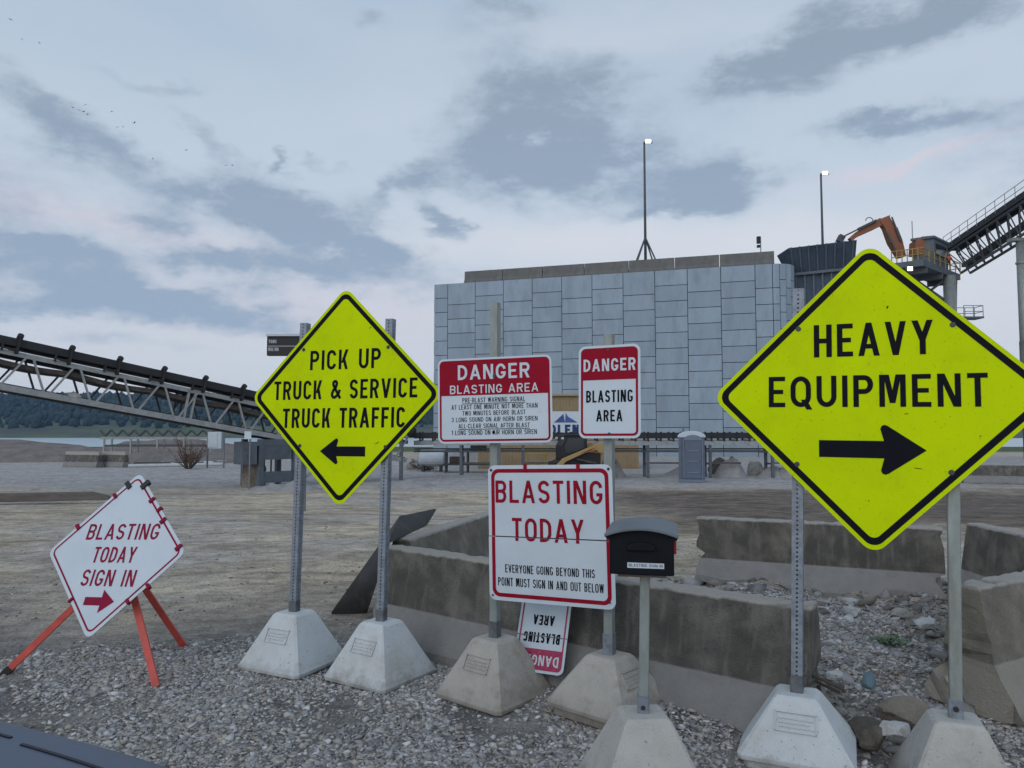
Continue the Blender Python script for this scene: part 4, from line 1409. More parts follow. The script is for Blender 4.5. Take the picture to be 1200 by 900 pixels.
def trough_section():
    Y = 58
    a = at(118, 504, Y); b = at(252, 504, Y)
    z = a.z
    root = thing('idle_conveyor_frame', ((a.x + b.x) / 2, Y, gz(a.x, Y)), 'beltless conveyor frame with a row of V-shaped rollers in the far left yard', 'conveyor')
    for y in (Y, Y + 1.1):
        MB().box(((a.x + b.x) / 2, y, z - .62), (b.x - a.x, .1, .18)).build('rail', MAT['truss'], root)
        MB().box(((a.x + b.x) / 2, y, z - 1.2), (b.x - a.x - .6, .1, .16)).build('rail', MAT['truss_dark'], root)
    n = 10
    for k in range(n):
        x = a.x + (b.x - a.x) * (k + .5) / n; w = (b.x - a.x) / n * .48
        m = MB(); m.tube((x - w, Y - .1, z), (x, Y - .1, z - .42), .09, 6).tube((x, Y - .1, z - .42), (x + w, Y - .1, z), .09, 6)
        m.build('idler', MAT['truss_dark'], root)
    for k in range(5):
        x = a.x + .3 + (b.x - a.x - .6) * k / 4
        for y in (Y, Y + 1.1):
            g = gz(x, y); MB().box((x, y, (g + z - .7) / 2), (.12, .12, z - .7 - g)).build('leg', MAT['galv_green'], root)


trough_section()


# electric cabinet, shrub, pipes, rock, scrap near the left trestle
def left_yard():
    Y = 47
    c = at(253, 516, Y); g = gz(c.x, Y)
    r = thing('electric_cabinet', (c.x, Y, g), 'pale grey electric cabinet on steel posts beside the sloping conveyor', 'cabinet')
    MB().box((c.x, Y, c.z), (.85, .45, 1.05)).build('body', MAT['cabinet'], r, bevel=.03)
    MB().box((c.x - .1, Y - .24, c.z), (.55, .03, .9)).build('door', MAT['cabinet'], r, bevel=.01)
    for s in (-.5, .52):
        MB().box((c.x + s, Y, (g + c.z + .6) / 2), (.08, .08, c.z + .6 - g)).build('post', MAT['galv_dark'], r)
    MB().beam((c.x - .5, Y, c.z - .6), (c.x - 1.7, Y - .3, g + .3), .06, .06).build('brace', MAT['galv'], r)
    p = on_ground(223, 46)
    r = thing('shrub', p, 'dry reddish brown shrub near the electric cabinet', 'shrub')
    m = MB(); lf = MB()
    for k in range(46):
        a = random.uniform(0, 6.28); l = random.uniform(.8, 1.9); tilt = random.uniform(.1, 1.0)
        q = p + Vector((math.cos(a) * math.sin(tilt) * l * 1.0, math.sin(a) * math.sin(tilt) * l, math.cos(tilt) * l * (1.5 if k % 6 == 0 else 1)))
        m.tube(p + Vector((math.cos(a) * .15, math.sin(a) * .15, 0)), q, .025, 4, .008)
        for j in range(16):
            c = p.lerp(q, random.uniform(.35, 1.05)) + Vector((random.gauss(0, .09), random.gauss(0, .09), random.gauss(0, .07)))
            u = Vector((random.gauss(0, 1), random.gauss(0, 1), random.gauss(0, 1))).normalized() * .06
            w = Vector((random.gauss(0, 1), random.gauss(0, 1), random.gauss(0, 1))).normalized() * .035
            lf.poly([c - u, c + w, c + u, c - w])
    m.build('branches', MAT['bark'], r); lf.build('foliage', MAT['leaf_red'], r, fix=False)
    p = on_ground(499, 44)
    r = thing('shrub', p, 'low rusty brown bush behind the right post of the pick up truck sign', 'shrub')
    m = MB(); lf = MB()
    for k in range(26):
        a = random.uniform(0, 6.28); l = random.uniform(.4, .9); tilt = random.uniform(.3, 1.3)
        q = p + Vector((math.cos(a) * math.sin(tilt) * l * 1.6, math.sin(a) * math.sin(tilt) * l, math.cos(tilt) * l))
        m.tube(p, q, .02, 4, .008)
        for j in range(18):
            c = p.lerp(q, random.uniform(.3, 1.05)) + Vector((random.gauss(0, .09), random.gauss(0, .09), random.gauss(0, .06)))
            u = Vector((random.gauss(0, 1), random.gauss(0, 1), random.gauss(0, 1))).normalized() * .06
            w = Vector((random.gauss(0, 1), random.gauss(0, 1), random.gauss(0, 1))).normalized() * .035
            lf.poly([c - u, c + w, c + u, c - w])
    m.build('branches', MAT['bark'], r); lf.build('foliage', MAT['leaf_red'], r, fix=False)
    # pale pipes lying on the ground
    for i, (x0, y0, x1, y1, lab) in enumerate([(150, 546, 262, 544, 'longest pale pipe lying nearest on the yard below the dry shrub'),
                                               (175, 541, 250, 542, 'pale pipe lying just behind the longest one by the shrub'),
                                               (255, 541, 300, 538, 'pale pipe on the ground between cabinet and stone block'),
                                               (160, 538, 212, 545, 'slanting pale pipe crossing the others left of the shrub')]):
        A = gp(x0, y0, -.47); B = gp(x1, y1, -.47)
        m = MB(); m.tube(A, B, .09 if i else .12, 10); o = m.build('pipe', MAT['pipe'], org=(A + B) / 2, smooth=False)
        tag(o, lab, 'pipe', 'pipes lying in the yard')
    m = MB()
    c = gp(195, 544, -.5)
    m.box(c + Vector((0, .4, .08)), (4.2, 1.1, .12), yawm(4)); o = m.build('scrap_sheet', MAT['truss_dark'], org=c); tag(o, 'dark flat scrap sheet lying under the pale pipes', 'scrap')
    # stone block beside the trestle
    c = gp(292, 571, -.5)
    bm = bmesh.new(); bmesh.ops.create_cube(bm, size=1); bmesh.ops.subdivide_edges(bm, edges=bm.edges, cuts=4, use_grid_fill=True)
    for v in bm.verts:
        v.co += Vector((noise.noise(v.co * 3), noise.noise(v.co * 3 + Vector((5, 0, 0))), noise.noise(v.co * 3 + Vector((0, 5, 0))))) * .13
        v.co.x *= .8; v.co.y *= .8; v.co.z *= .95
    me = bpy.data.meshes.new('stone_block'); bm.to_mesh(me); bm.free(); me.materials.append(MAT['rock'])
    o = bpy.data.objects.new('stone_block', me); COL.objects.link(o); o.location = c + Vector((0, .5, .42)); o.rotation_euler = (0, 0, .2)
    tag(o, 'rough tan stone block beside the blue-grey conveyor trestle', 'stone block')
    # sign stake in front of it
    s = gp(292, 574, -.48)
    r = thing('small_sign', s, 'small white square sign on a thin stake beside the conveyor trestle', 'sign')
    MB().box(s + Vector((0, 0, 1.1)), (.05, .05, 2.2)).build('stake', MAT['galv_dark'], r)
    MB().box(s + Vector((-.08, -.04, 2.1)), (.26, .02, .3)).build('sign_panel', MAT['white'], r)
    # far barriers on the left
    for (x0, x1, lab) in ((78, 117, 'left one of two small concrete barriers in front of the far berm'), (118, 148, 'right one of two small concrete barriers in front of the far berm')):
        A = gp(x0, 547, -.57); B = gp(x1, 548, -.57)
        m = MB(); Lb = (B - A).length
        prof = [(-.3, 0), (.3, 0), (.3, .1), (.16, .42), (.09, 1.0), (-.09, 1.0), (-.16, .42), (-.3, .1)]
        dd = (B - A).normalized(); nn = Vector((dd.y, -dd.x, 0))
        c = (A + B) / 2
        m.prism(prof, Matrix.Translation(c) @ Matrix(((nn.x, 0, dd.x, 0), (nn.y, 0, dd.y, 0), (0, 1, 0, 0), (0, 0, 0, 1))), -Lb / 2, Lb / 2)
        o = m.build('concrete_barrier', MAT['barrier'], org=c); tag(o, lab, 'barrier', 'barriers by the far berm')
    # long dark timber on the road
    A = gp(-60, 590, -.33); B = gp(128, 586, -.33)
    m = MB(); dd = (B - A).normalized(); nn = Vector((-dd.y, dd.x, 0))
    m.prism([(0, 0), ((B - A).length, 0), ((B - A).length - .05, .10), ((B - A).length - .55, .25), (0, .25)], Matrix.Translation(A) @ Matrix(((dd.x, 0, -nn.x, 0), (dd.y, 0, -nn.y, 0), (0, 1, 0, 0), (0, 0, 0, 1))), -.35, 0)
    o = m.build('timber_beam', MAT['timber'], org=(A + B) / 2, bevel=.02); tag(o, 'long dark low beam lying on the dirt road behind the tilted sign', 'beam')


left_yard()


# ------------------------------------------------------------------ lettering (highway style strokes)
def strip(path, s):
    out = []
    n = len(path)
    nr = []
    for i in range(n):
        a = Vector(path[max(0, i - 1)]); b = Vector(path[min(n - 1, i + 1)])
        t = (b - a).normalized(); nr.append(Vector((-t.y, t.x)))
    L = [Vector(p) + q * s / 2 for p, q in zip(path, nr)]; R = [Vector(p) - q * s / 2 for p, q in zip(path, nr)]
    return [[R[i], R[i + 1], L[i + 1], L[i]] for i in range(n - 1)]


def earc(cx, cy, rx, ry, a0, a1, n=9):
    return [(cx + rx * math.cos(math.radians(a0 + (a1 - a0) * k / n)), cy + ry * math.sin(math.radians(a0 + (a1 - a0) * k / n))) for k in range(n + 1)]


WID = dict(A=.60, B=.52, C=.52, D=.53, E=.46, F=.45, G=.54, H=.53, K=.54, L=.44, M=.66, N=.55, O=.56, P=.51, Q=.56, R=.53, S=.52, T=.47, U=.53, V=.58, W=.74, X=.56, Y=.58)
WID.update({'I': 0, '1': .25, '3': .5, '&': .62, '-': .26, ' ': .28, '/': .4})
GAP = .15


def glyph(ch, W, h, s):
    P = []
    rect = lambda x0, y0, x1, y1: P.append([[(x0, y0), (x1, y0), (x1, y1), (x0, y1)]])
    def diag(xb, xt, y0=0, y1=h):
        k = s * math.sqrt(1 + ((xt - xb) / (y1 - y0)) ** 2) * .98
        P.append([[(xb, y0), (xb + k, y0), (xt + k, y1), (xt, y1)]])
    def dk(xb, xt, y0=0, y1=h): return s * math.sqrt(1 + ((xt - xb) / (y1 - y0)) ** 2) * .98
    st = lambda path: P.append(strip(path, s))
    c = s / 2
    rx, ry = (W - s) / 2, min(.34 * h, (W - s) * .62)
    if ch == 'A':
        k = dk(0, W / 2 - s / 2); diag(0, W / 2 - k / 2); diag(W - k, W / 2 - k / 2)
        y = .22 * h; q = (W / 2 - k / 2) * y / h + k * .6; rect(q, y, W - q, y + s * .9)
    elif ch in 'BPR':
        rect(0, 0, s, h)
        m = .52 * h if ch == 'B' else .47 * h
        r2 = (h - m - 0) / 2 - 0
        yt, ym = h - c, m + (0 if ch == 'B' else c * .2)
        rr = (yt - ym) / 2
        st([(s * .9, yt), (W - c - rr * .8, yt)] + earc(W - c - rr * .8, (yt + ym) / 2, rr * .8, rr, 90, -90, 10)[1:] + [(s * .9, ym)])
        if ch == 'B':
            rr = (ym - c) / 2
            st([(s * .9, ym), (W - c - rr * .8, ym)] + earc(W - c - rr * .8, (ym + c) / 2, rr * .8, rr, 90, -90, 10)[1:] + [(s * .9, c)])
        if ch == 'R':
            k = dk(W * .35, W * .75, 0, ym); diag(W - k, W * .42, 0, ym - c * .6)
    elif ch in 'CG':
        st(earc(W / 2, h - c - ry, rx, ry, 8, 180, 12) + [(c, h / 2)] + earc(W / 2, c + ry, rx, ry, 180, 352 if ch == 'C' else 360, 12))
        if ch == 'G':
            rect(W - s, c + ry, W, .47 * h); rect(W * .52, .47 * h - s * .9, W - s * .95, .47 * h)
    elif ch == 'D':
        rect(0, 0, s, h)
        r3 = min((W - s) * .75, .36 * h)
        st([(s * .9, h - c), (W - c - r3, h - c)] + earc(W - c - r3, h - c - r3, r3, r3, 90, 0)[1:] + earc(W - c - r3, c + r3, r3, r3, 0, -90) + [(s * .9, c)])
    elif ch in 'EF':
        rect(0, 0, s, h); rect(s * .98, h - s * .95, W, h); rect(s * .98, h * .5 - s * .45, W * .88, h * .5 + s * .45)
        if ch == 'E': rect(s * .98, 0, W, s * .95)
    elif ch == 'H':
        rect(0, 0, s, h); rect(W - s, 0, W, h); rect(s * .98, h * .5 - s * .47, W - s * .98, h * .5 + s * .47)
    elif ch in 'I1':
        rect(W - s if ch == '1' else 0, 0, W if ch == '1' else s, h)
        if ch == '1': diag(0, W - s * 1.4, h * .72, h * .92)
    elif ch == 'K':
        rect(0, 0, s, h); k = dk(s, W, h * .35, h); diag(s * .9, W - k, h * .33, h); k2 = dk(W, s, 0, h * .6); diag(W - k2, s * 1.3, 0, h * .58)
    elif ch == 'L':
        rect(0, 0, s, h); rect(s * .98, 0, W, s * .95)
    elif ch == 'M':
        rect(0, 0, s, h); rect(W - s, 0, W, h); k = dk(s, W / 2, .15 * h, h)
        diag(W / 2 - k / 2, s * .75, .12 * h, h); diag(W / 2 - k / 2, W - s * .75 - k, .12 * h, h)
    elif ch == 'N':
        rect(0, 0, s, h); rect(W - s, 0, W, h); k = dk(0, W - s); diag(W - s * .2 - k, s * .2, 0, h)
    elif ch in 'OQ':
        st(earc(W / 2, h - c - ry, rx, ry, 0, 180, 14) + earc(W / 2, c + ry, rx, ry, 180, 360, 14) + [(W - c, h - c - ry)])
        if ch == 'Q':
            k = dk(0, W * .4, -.06 * h, .25 * h); diag(W - k * .7, W * .5, -.08 * h, .24 * h)
    elif ch in 'S3':
        r1 = (h - s) / 4 * 1.0
        yt, yb = h - c - r1, c + r1
        if ch == 'S':
            st(earc(W / 2, yt, rx, r1, 15, 235, 14) + [(W / 2, h / 2)] + earc(W / 2, yb, rx, r1, 55, -165, 14))
        else:
            st(earc(W / 2, yt, rx, r1, 165, -80, 14) + earc(W / 2, yb, rx, r1, 80, -165, 14))
    elif ch == 'T':
        rect(0, h - s * .95, W, h); rect(W / 2 - c, 0, W / 2 + c, h - s * .94)
    elif ch == 'U':
        st([(c, h), (c, c + ry)] + earc(W / 2, c + ry, rx, ry, 180, 360, 14)[1:] + [(W - c, h)])
    elif ch == 'V':
        k = dk(0, W / 2 - s / 2); diag(W / 2 - k / 2, 0); diag(W / 2 - k / 2, W - k)
    elif ch == 'W':
        k = dk(0, W * .25)
        diag(W * .27 - k / 2, 0); diag(W * .27 - k / 2, W / 2 - k / 2); diag(W * .73 - k / 2, W / 2 - k / 2); diag(W * .73 - k / 2, W - k)
    elif ch == 'X':
        k = dk(0, W - s); diag(0, W - k); diag(W - k, 0)
    elif ch == 'Y':
        k = dk(0, W / 2, h * .42, h); diag(W / 2 - k / 2, 0, h * .42, h); diag(W / 2 - k / 2, W - k, h * .42, h); rect(W / 2 - c, 0, W / 2 + c, h * .43)
    elif ch == '&':
        st([(W * .98, c * .3)] + [(W * .62, h * .36)] + [(W * .30, h * .68)] + earc(W * .42, h * .80, W * .18, h * .2 - c, 200, -20, 10) +
           [(W * .5, h * .60), (W * .25, h * .45)] + earc(W * .36, c + h * .17, W * .36 - c, h * .17, 130, 300, 10) + [(W * .75, h * .22), (W * .92, h * .48)])
    elif ch == '-':
        rect(0, h * .42, W, h * .42 + s * .9)
    elif ch == '/':
        diag(0, W - s)
    return P


def put_text(mb, fr, text, x0, y0, width, h, s, z=.0022, flip=False):
    """fr: sign frame; baseline starts at local x0,y0; letters fill `width`; strokes of one letter lie 0.15 mm apart"""
    nat = sum((WID[c] if c != 'I' else 0) * h for c in text) + GAP * h * (len(text) - 1)
    nI = text.count('I')
    k = (width - nI * s) / nat
    x = x0
    for ch in text:
        w = s if ch == 'I' else WID[ch] * h * k
        for i, prim in enumerate(glyph(ch, w, h, s) if ch != ' ' else []):
            for poly in prim:
                mb.poly([fr @ Vector((x + p[0], y0 + p[1], z + i * .00018)) for p in poly])
        x += w + GAP * h * k


def frame(loc, x, y, n):
    x, y, n = Vector(x), Vector(y), Vector(n)
    n = n.normalized(); x = (x - n * x.dot(n)).normalized(); y = n.cross(x)
    M = Matrix((( x.x, y.x, n.x, loc[0]), (x.y, y.y, n.y, loc[1]), (x.z, y.z, n.z, loc[2]), (0, 0, 0, 1)))
    return M


def uv(fr, px, py):
    """where the sight line through a photo point meets the sign's plane, in sign coordinates"""
    d = ray(px, py); o = Vector((0, 0, CAM_H))
    n = fr.to_3x3() @ Vector((0, 0, 1)); c = fr.translation
    q = o + d * ((c - o).dot(n) / d.dot(n))
    return fr.inverted() @ q


def line(mb, fr, text, lb, rb, topl, s, z=.0022):
    a, b, t = uv(fr, *lb), uv(fr, *rb), uv(fr, *topl)
    y = (a.y + b.y) / 2
    h = t.y - a.y
    put_text(mb, fr, text, a.x, y, b.x - a.x, h, s * h, z)
    return a.x, b.x, y, h


def rrect(w, h, r, n=7):
    out = []
    for cx, cy, a in ((w / 2 - r, h / 2 - r, 0), (-w / 2 + r, h / 2 - r, 90), (-w / 2 + r, -h / 2 + r, 180), (w / 2 - r, -h / 2 + r, 270)):
        out += [(cx + r * math.cos(math.radians(a + 90 * k / n)), cy + r * math.sin(math.radians(a + 90 * k / n))) for k in range(n + 1)]
    return out


def rot45(pts):
    c = math.sqrt(.5)
    return [((x - y) * c, (x + y) * c) for x, y in pts]


def ring(mb, fr, outer, inner, z):
    n = len(outer)
    for i in range(n):
        j = (i + 1) % n
        mb.poly([fr @ Vector((*outer[i], z)), fr @ Vector((*outer[j], z)), fr @ Vector((*inner[j], z)), fr @ Vector((*inner[i], z))])


def flat(mb, fr, pts, z):
    mb.poly([fr @ Vector((p[0], p[1], z)) for p in pts])


def bolt(fr, p, parent, r=.009):
    m = MB(); m.tube(fr @ Vector((p[0], p[1], .0)), fr @ Vector((p[0], p[1], .008)), r, 10)
    m.tube(fr @ Vector((p[0], p[1], .002)), fr @ Vector((p[0], p[1], .004)), r * 1.6, 12)
    m.build('bolt', MAT['bolt'], parent)


# ------------------------------------------------------------------ posts and concrete feet
def post(a, b, parent, yaw, size=.062, mat='galv', holes=True, name='post'):
    """square sign post from a to b (leaning a little if they are not above each other)"""
    a, b = Vector(a), Vector(b)
    d = (b - a); L_ = d.length; d.normalize()
    x = Vector((math.cos(yaw), math.sin(yaw), 0)); x = (x - d * x.dot(d)).normalized(); y = d.cross(x)
    h = size / 2
    m = MB()
    if not holes:
        r = .006
        pts = rrect(size, size, r, 3)
        fr = Matrix(((x.x, y.x, d.x, a.x), (x.y, y.y, d.y, a.y), (x.z, y.z, d.z, a.z), (0, 0, 0, 1)))
        m.prism(pts, fr, 0, L_)
        return m.build(name, MAT[mat], parent)
    pitch = .0254
    n = int(L_ / pitch)
    pitch = L_ / n
    hr = .0062
    for sx, sy in ((x, y), (y, -x), (-x, -y), (-y, x)):
        for k in range(n):
            c = a + d * (k + .5) * pitch - sy * h
            corner = [c - sx * h - d * pitch / 2, c + sx * h - d * pitch / 2, c + sx * h + d * pitch / 2, c - sx * h + d * pitch / 2]
            oc = [c + (sx * math.cos(t) + d * math.sin(t)) * hr for t in [math.radians(225 + 45 * q) for q in range(8)]]
            i = len(m.v)
            m.v += [tuple(p) for p in corner + oc]
            for q in range(4):
                q2 = (q + 1) % 4
                m.f.append([i + q, i + q2, i + 4 + (2 * q2) % 8, i + 4 + 2 * q + 1, i + 4 + 2 * q])
    # inner liner, dark inside
    o = m.build(name, MAT[mat], parent, fix=False)
    return o


def foot(c, yaw, parent, mat, top_z, plaque=None, side=.60, top=.215, seed=0):
    """truncated pyramid of cast concrete with a small upright lip"""
    g = c.z
    R = yawm(yaw)
    levels = [(side / 2 - .035, -.04), (side / 2 - .03, .012), (side / 2 - .003, .018), (side / 2, .045), (side / 2 - .012, .06), (top / 2 + .012, top_z - g - .018), (top / 2 - .008, top_z - g)]
    m = MB(); pts = []
    ch = .06
    for hw, z in levels:
        k = hw * ch * 1.4
        for q in ((hw, -hw + k), (hw, hw - k), (hw - k, hw), (-hw + k, hw), (-hw, hw - k), (-hw, -hw + k), (-hw + k, -hw), (hw - k, -hw)):
            pts.append(Vector((c.x, c.y, g)) + R @ Vector((q[0], q[1], z)))
    n = 8
    m.faces(pts, [(j * n + k, j * n + (k + 1) % n, (j + 1) * n + (k + 1) % n, (j + 1) * n + k) for j in range(len(levels) - 1) for k in range(n)] + [tuple(range(n - 1, -1, -1)), tuple(range((len(levels) - 1) * n, len(levels) * n))])
    o = m.build('concrete_base', MAT[mat], parent, bevel=.006)
    if plaque is not None:
        # cast name plate: raised rim and worn, unreadable raised lines on one slope
        hgt = top_z - g - .05
        Rk = yawm(yaw + plaque)
        slope = math.atan2((side - top) / 2 - .012, hgt)
        zc = g + .05 + hgt * .60
        hw = side / 2 - .012 + (top / 2 + .012 - side / 2 + .012) * .60
        out = Rk @ Vector((0, -1, 0)); rt = Rk @ Vector((1, 0, 0))
        nrm = (out * math.cos(slope) + Vector((0, 0, 1)) * math.sin(slope)).normalized()
        fr = frame(Vector((c.x, c.y, zc)) + out * hw, rt, nrm.cross(rt), nrm)
        pm = MB()
        w_, h_ = .215, .105
        for (x0, y0, x1, y1) in ((-w_ / 2, h_ / 2 - .006, w_ / 2, h_ / 2), (-w_ / 2, -h_ / 2, w_ / 2, -h_ / 2 + .006), (-w_ / 2, -h_ / 2, -w_ / 2 + .006, h_ / 2), (w_ / 2 - .006, -h_ / 2, w_ / 2, h_ / 2)):
            pm.prism([(x0, y0), (x1, y0), (x1, y1), (x0, y1)], fr, -.004, .007)
        rr = random.Random(seed)
        for row in range(3):
            xx = -w_ / 2 + .02
            while xx < w_ / 2 - .03:
                l = rr.uniform(.008, .028)
                pm.prism([(xx, -.03 + row * .022), (xx + l, -.03 + row * .022 + .001), (xx + l, -.022 + row * .022), (xx, -.022 + row * .022)], fr, -.004, .004)
                xx += l + .006
        pm.build('plaque', MAT[mat], o)
    return o


def sink_to(px, py, Y):
    return at(px, py, Y)


# ------------------------------------------------------------------ diamond signs
def diamond(root, fr, lines, arrow, bolts, marks=()):
    S = 1.2192
    pm = MB(); pm.prism(rot45(rrect(S, S, .075, 8)), fr, -.004, 0)
    panel = pm.build('sign_panel', MAT['lime'], root)
    b = MB()
    o1, o2 = .022, .056
    ring(b, fr, rot45(rrect(S - 2 * o1, S - 2 * o1, .062, 8)), rot45(rrect(S - 2 * o2, S - 2 * o2, .04, 8)), .0016)
    b.build('border', MAT['black_print'], panel, fix=False)
    for args in lines:
        t = MB(); line(t, fr, *args); t.build('lettering', MAT['black_print'], panel, fix=False)
    a = MB()
    tip, tail, hx, sh, hh = arrow
    A, T = uv(fr, *tip), uv(fr, *tail)
    H = uv(fr, hx, tip[1]).x
    k = A.y
    sg = 1 if A.x > T.x else -1
    px = fr  # arrow head with rounded barbs
    r = hh * .16
    barb = [(H + sg * r * 1.0 * math.cos(math.radians(q)), k + hh - r + r * math.sin(math.radians(q))) for q in (200, 150, 105, 60, 20)]
    barb = [(H + sg * (r + r * math.cos(math.radians(q))), k + hh - r + r * math.sin(math.radians(q))) for q in (180, 130, 90, 45)]
    barb2 = [(x, 2 * k - y) for x, y in barb[::-1]]
    up = [(T.x, k + sh), (H + sg * r * .9, k + sh)]
    dn = [(H + sg * r * .9, k - sh), (T.x, k - sh)]
    # head and shaft as two neighbouring pieces
    flat(a, fr, [(T.x, k - sh), (H + sg * r * .9, k - sh), (H + sg * r * .9, k + sh), (T.x, k + sh)], .0022)
    flat(a, fr, [(A.x, k)] + [(x, y) for x, y in reversed(barb)] + [(H + sg * r * .8, k + sh), (H + sg * r * .8, k - sh)] + [(x, y) for x, y in reversed(barb2)], .0024)
    a.build('arrow', MAT['black_print'], panel, fix=False)
    for q in bolts:
        p = uv(fr, *q); bolt(fr, p, panel)
    if marks:
        m = MB()
        for (x, y, l, w, ang) in marks:
            p = uv(fr, x, y); c_, s_ = math.cos(ang), math.sin(ang)
            flat(m, fr, [(p.x + u * c_ - v * s_, p.y + u * s_ + v * c_) for u, v in ((-l, -w * .4), (l * .2, -w), (l, -w * .3), (l * .7, w * .8), (-l * .6, w))], .0017)
        m.build('scuff', MAT['black_print'], panel, fix=False)
    return panel


FA = frame((-1.32, 5.847, 2.109), (.94, -.341, .003), (.01, .037, .999), (-.341, -.939, .038))
FB = frame((1.976, 4.124, 2.032), (.896, -.443, -.010), (.03, .037, .998), (-.442, -.896, .055))


def post_pair(fr, s_list, tops, bots, parent_fn=None):
    pass


def sign_A():
    g = Vector((-1.31, 5.88, 0)); g.z = gz(g.x, g.y)
    root = thing('warning_sign', g, 'fluorescent yellow diamond sign for pick up and service truck traffic, arrow left', 'road sign')
    diamond(root, FA,
            [("PICK UP", (363.4, 433), (446, 432), (363.4, 410.4), .155),
             ("TRUCK & SERVICE", (321, 468), (489, 466.5), (321, 446.4), .155),
             ("TRUCK TRAFFIC", (331, 501.6), (474.5, 500.8), (331, 479), .155)],
            ((375, 528.7), (428, 529.3), 396, .038, .10),
            [(356, 409.8), (455, 406.8), (351.4, 522.4), (451.7, 523.6)], [(434, 384, .012, .003, .6), (442, 519, .02, .003, .5)])
    for (px, pyb, ptx, pty, yw, dz) in ((345, 716, 358, 379, -26, 0), (447, 727, 458, 374, -33, 0)):
        Yb = 6.03 if px < 400 else 5.76
        b = at(px, pyb, Yb); t = at(ptx, pty, Yb)
        t = b + (t - b) * 1.0
        gx = Vector((b.x, b.y, gz(b.x, b.y) - .01))
        post(b + Vector((0, 0, -.02)), t, root, math.radians(-20), .060, 'galv', True)
        sl = MB(); 
        post(b + Vector((0, 0, -.03)), b + Vector((0, 0, .085)), root, math.radians(-20), .068, 'galv_dark', False, 'sleeve')
        foot(gx, yw, root, 'conc_white', b.z, 0, .61, .215, seed=px)


sign_A()


def sign_B():
    g = Vector((1.99, 4.16, 0)); g.z = gz(g.x, g.y)
    root = thing('warning_sign', g, 'larger fluorescent yellow diamond sign reading HEAVY EQUIPMENT above a right arrow', 'road sign')
    diamond(root, FB,
            [("HEAVY", (953.9, 417.7), (1094.5, 416), (953.9, 380), .155),
             ("EQUIPMENT", (901, 475), (1158.7, 479), (901, 439.6), .155)],
            ((1086, 528), (959.8, 523.8), 1032, .047, .135),
            [(935.7, 385.6), (1116.5, 380.5), (934, 544), (1115, 553.7)],
            [(1040, 360, .010, .004, 1.2), (1062, 485, .012, .002, .1), (1076, 549, .022, .002, -.1), (1145, 462, .01, .002, -.3), (1149, 511, .005, .003, 0), (1158, 522, .008, .002, 0), (1018, 587, .004, .003, 0)])
    for (px, pyb, ptx, pty, Yb, yw, mat, holes, plq) in ((934, 810, 936, 339, 4.345, -24, 'galv', True, 0), (1120, 840, 1115, 376, 4.0, -20, 'galv_green', False, None)):
        b = at(px, pyb, Yb); t = at(ptx, pty, Yb)
        gx = Vector((b.x, b.y, gz(b.x, b.y) - .01))
        post(b + Vector((0, 0, -.02)), t, root, math.radians(-26), .060, mat, holes)
        post(b + Vector((0, 0, -.03)), b + Vector((0, 0, .095)), root, math.radians(-26), .068, 'galv_dark' if holes else 'galv', False, 'sleeve')
        foot(gx, yw, root, 'conc_white' if holes else 'conc_grey', b.z, plq, .60, .215, seed=px)
        if not holes:
            f2 = frame(b + Vector((0, 0, .05)), (.896, -.443, 0), (0, 0, 1), (-.442, -.896, 0))
            m = MB(); m.tube(f2 @ Vector((0, 0, .034)), f2 @ Vector((0, 0, .043)), .014, 10).tube(f2 @ Vector((0, 0, .043)), f2 @ Vector((0, 0, .05)), .007, 6); m.build('bolt', MAT['bolt'], root)


sign_B()


# ------------------------------------------------------------------ blasting signs in the middle
FW = frame((-.128, 5.228, 2.054), (.952, -.304, .017), (-.013, .013, 1), (-.304, -.953, .008))
FN = frame((.628, 4.853, 2.094), (.895, -.446, .007), (.01, .036, .999), (-.446, -.895, .036))
FT = frame((.244, 5.035, 1.155), (.883, -.467, .030), (-.009, .03, .998), (-.468, -.882, .018))


def danger_board(root, fr, w, h, split, red='red_print', z_border=.0016, bw=.014, margin=.014):
    pm = MB(); pm.prism(rrect(w, h, .045, 7), fr, -.003, 0)
    panel = pm.build('sign_panel', MAT['white'], root)
    b = MB()
    o = rrect(w - 2 * margin, h - 2 * margin, .034, 7); i = rrect(w - 2 * margin - 2 * bw, h - 2 * margin - 2 * bw, .02, 7)
    ring(b, fr, o, i, z_border)
    # solid red heading, fitted inside the border
    iw, ih = w / 2 - margin - bw, h / 2 - margin - bw
    r = .02
    top = [(iw - r + r * math.cos(math.radians(a)), ih - r + r * math.sin(math.radians(a))) for a in range(0, 91, 15)] + [(-iw + r + r * math.cos(math.radians(a)), ih - r + r * math.sin(math.radians(a))) for a in range(90, 181, 15)]
    flat(b, fr, [(-iw, split), (iw, split)] + top, z_border)
    b.build('heading', MAT[red], panel, fix=False)
    return panel


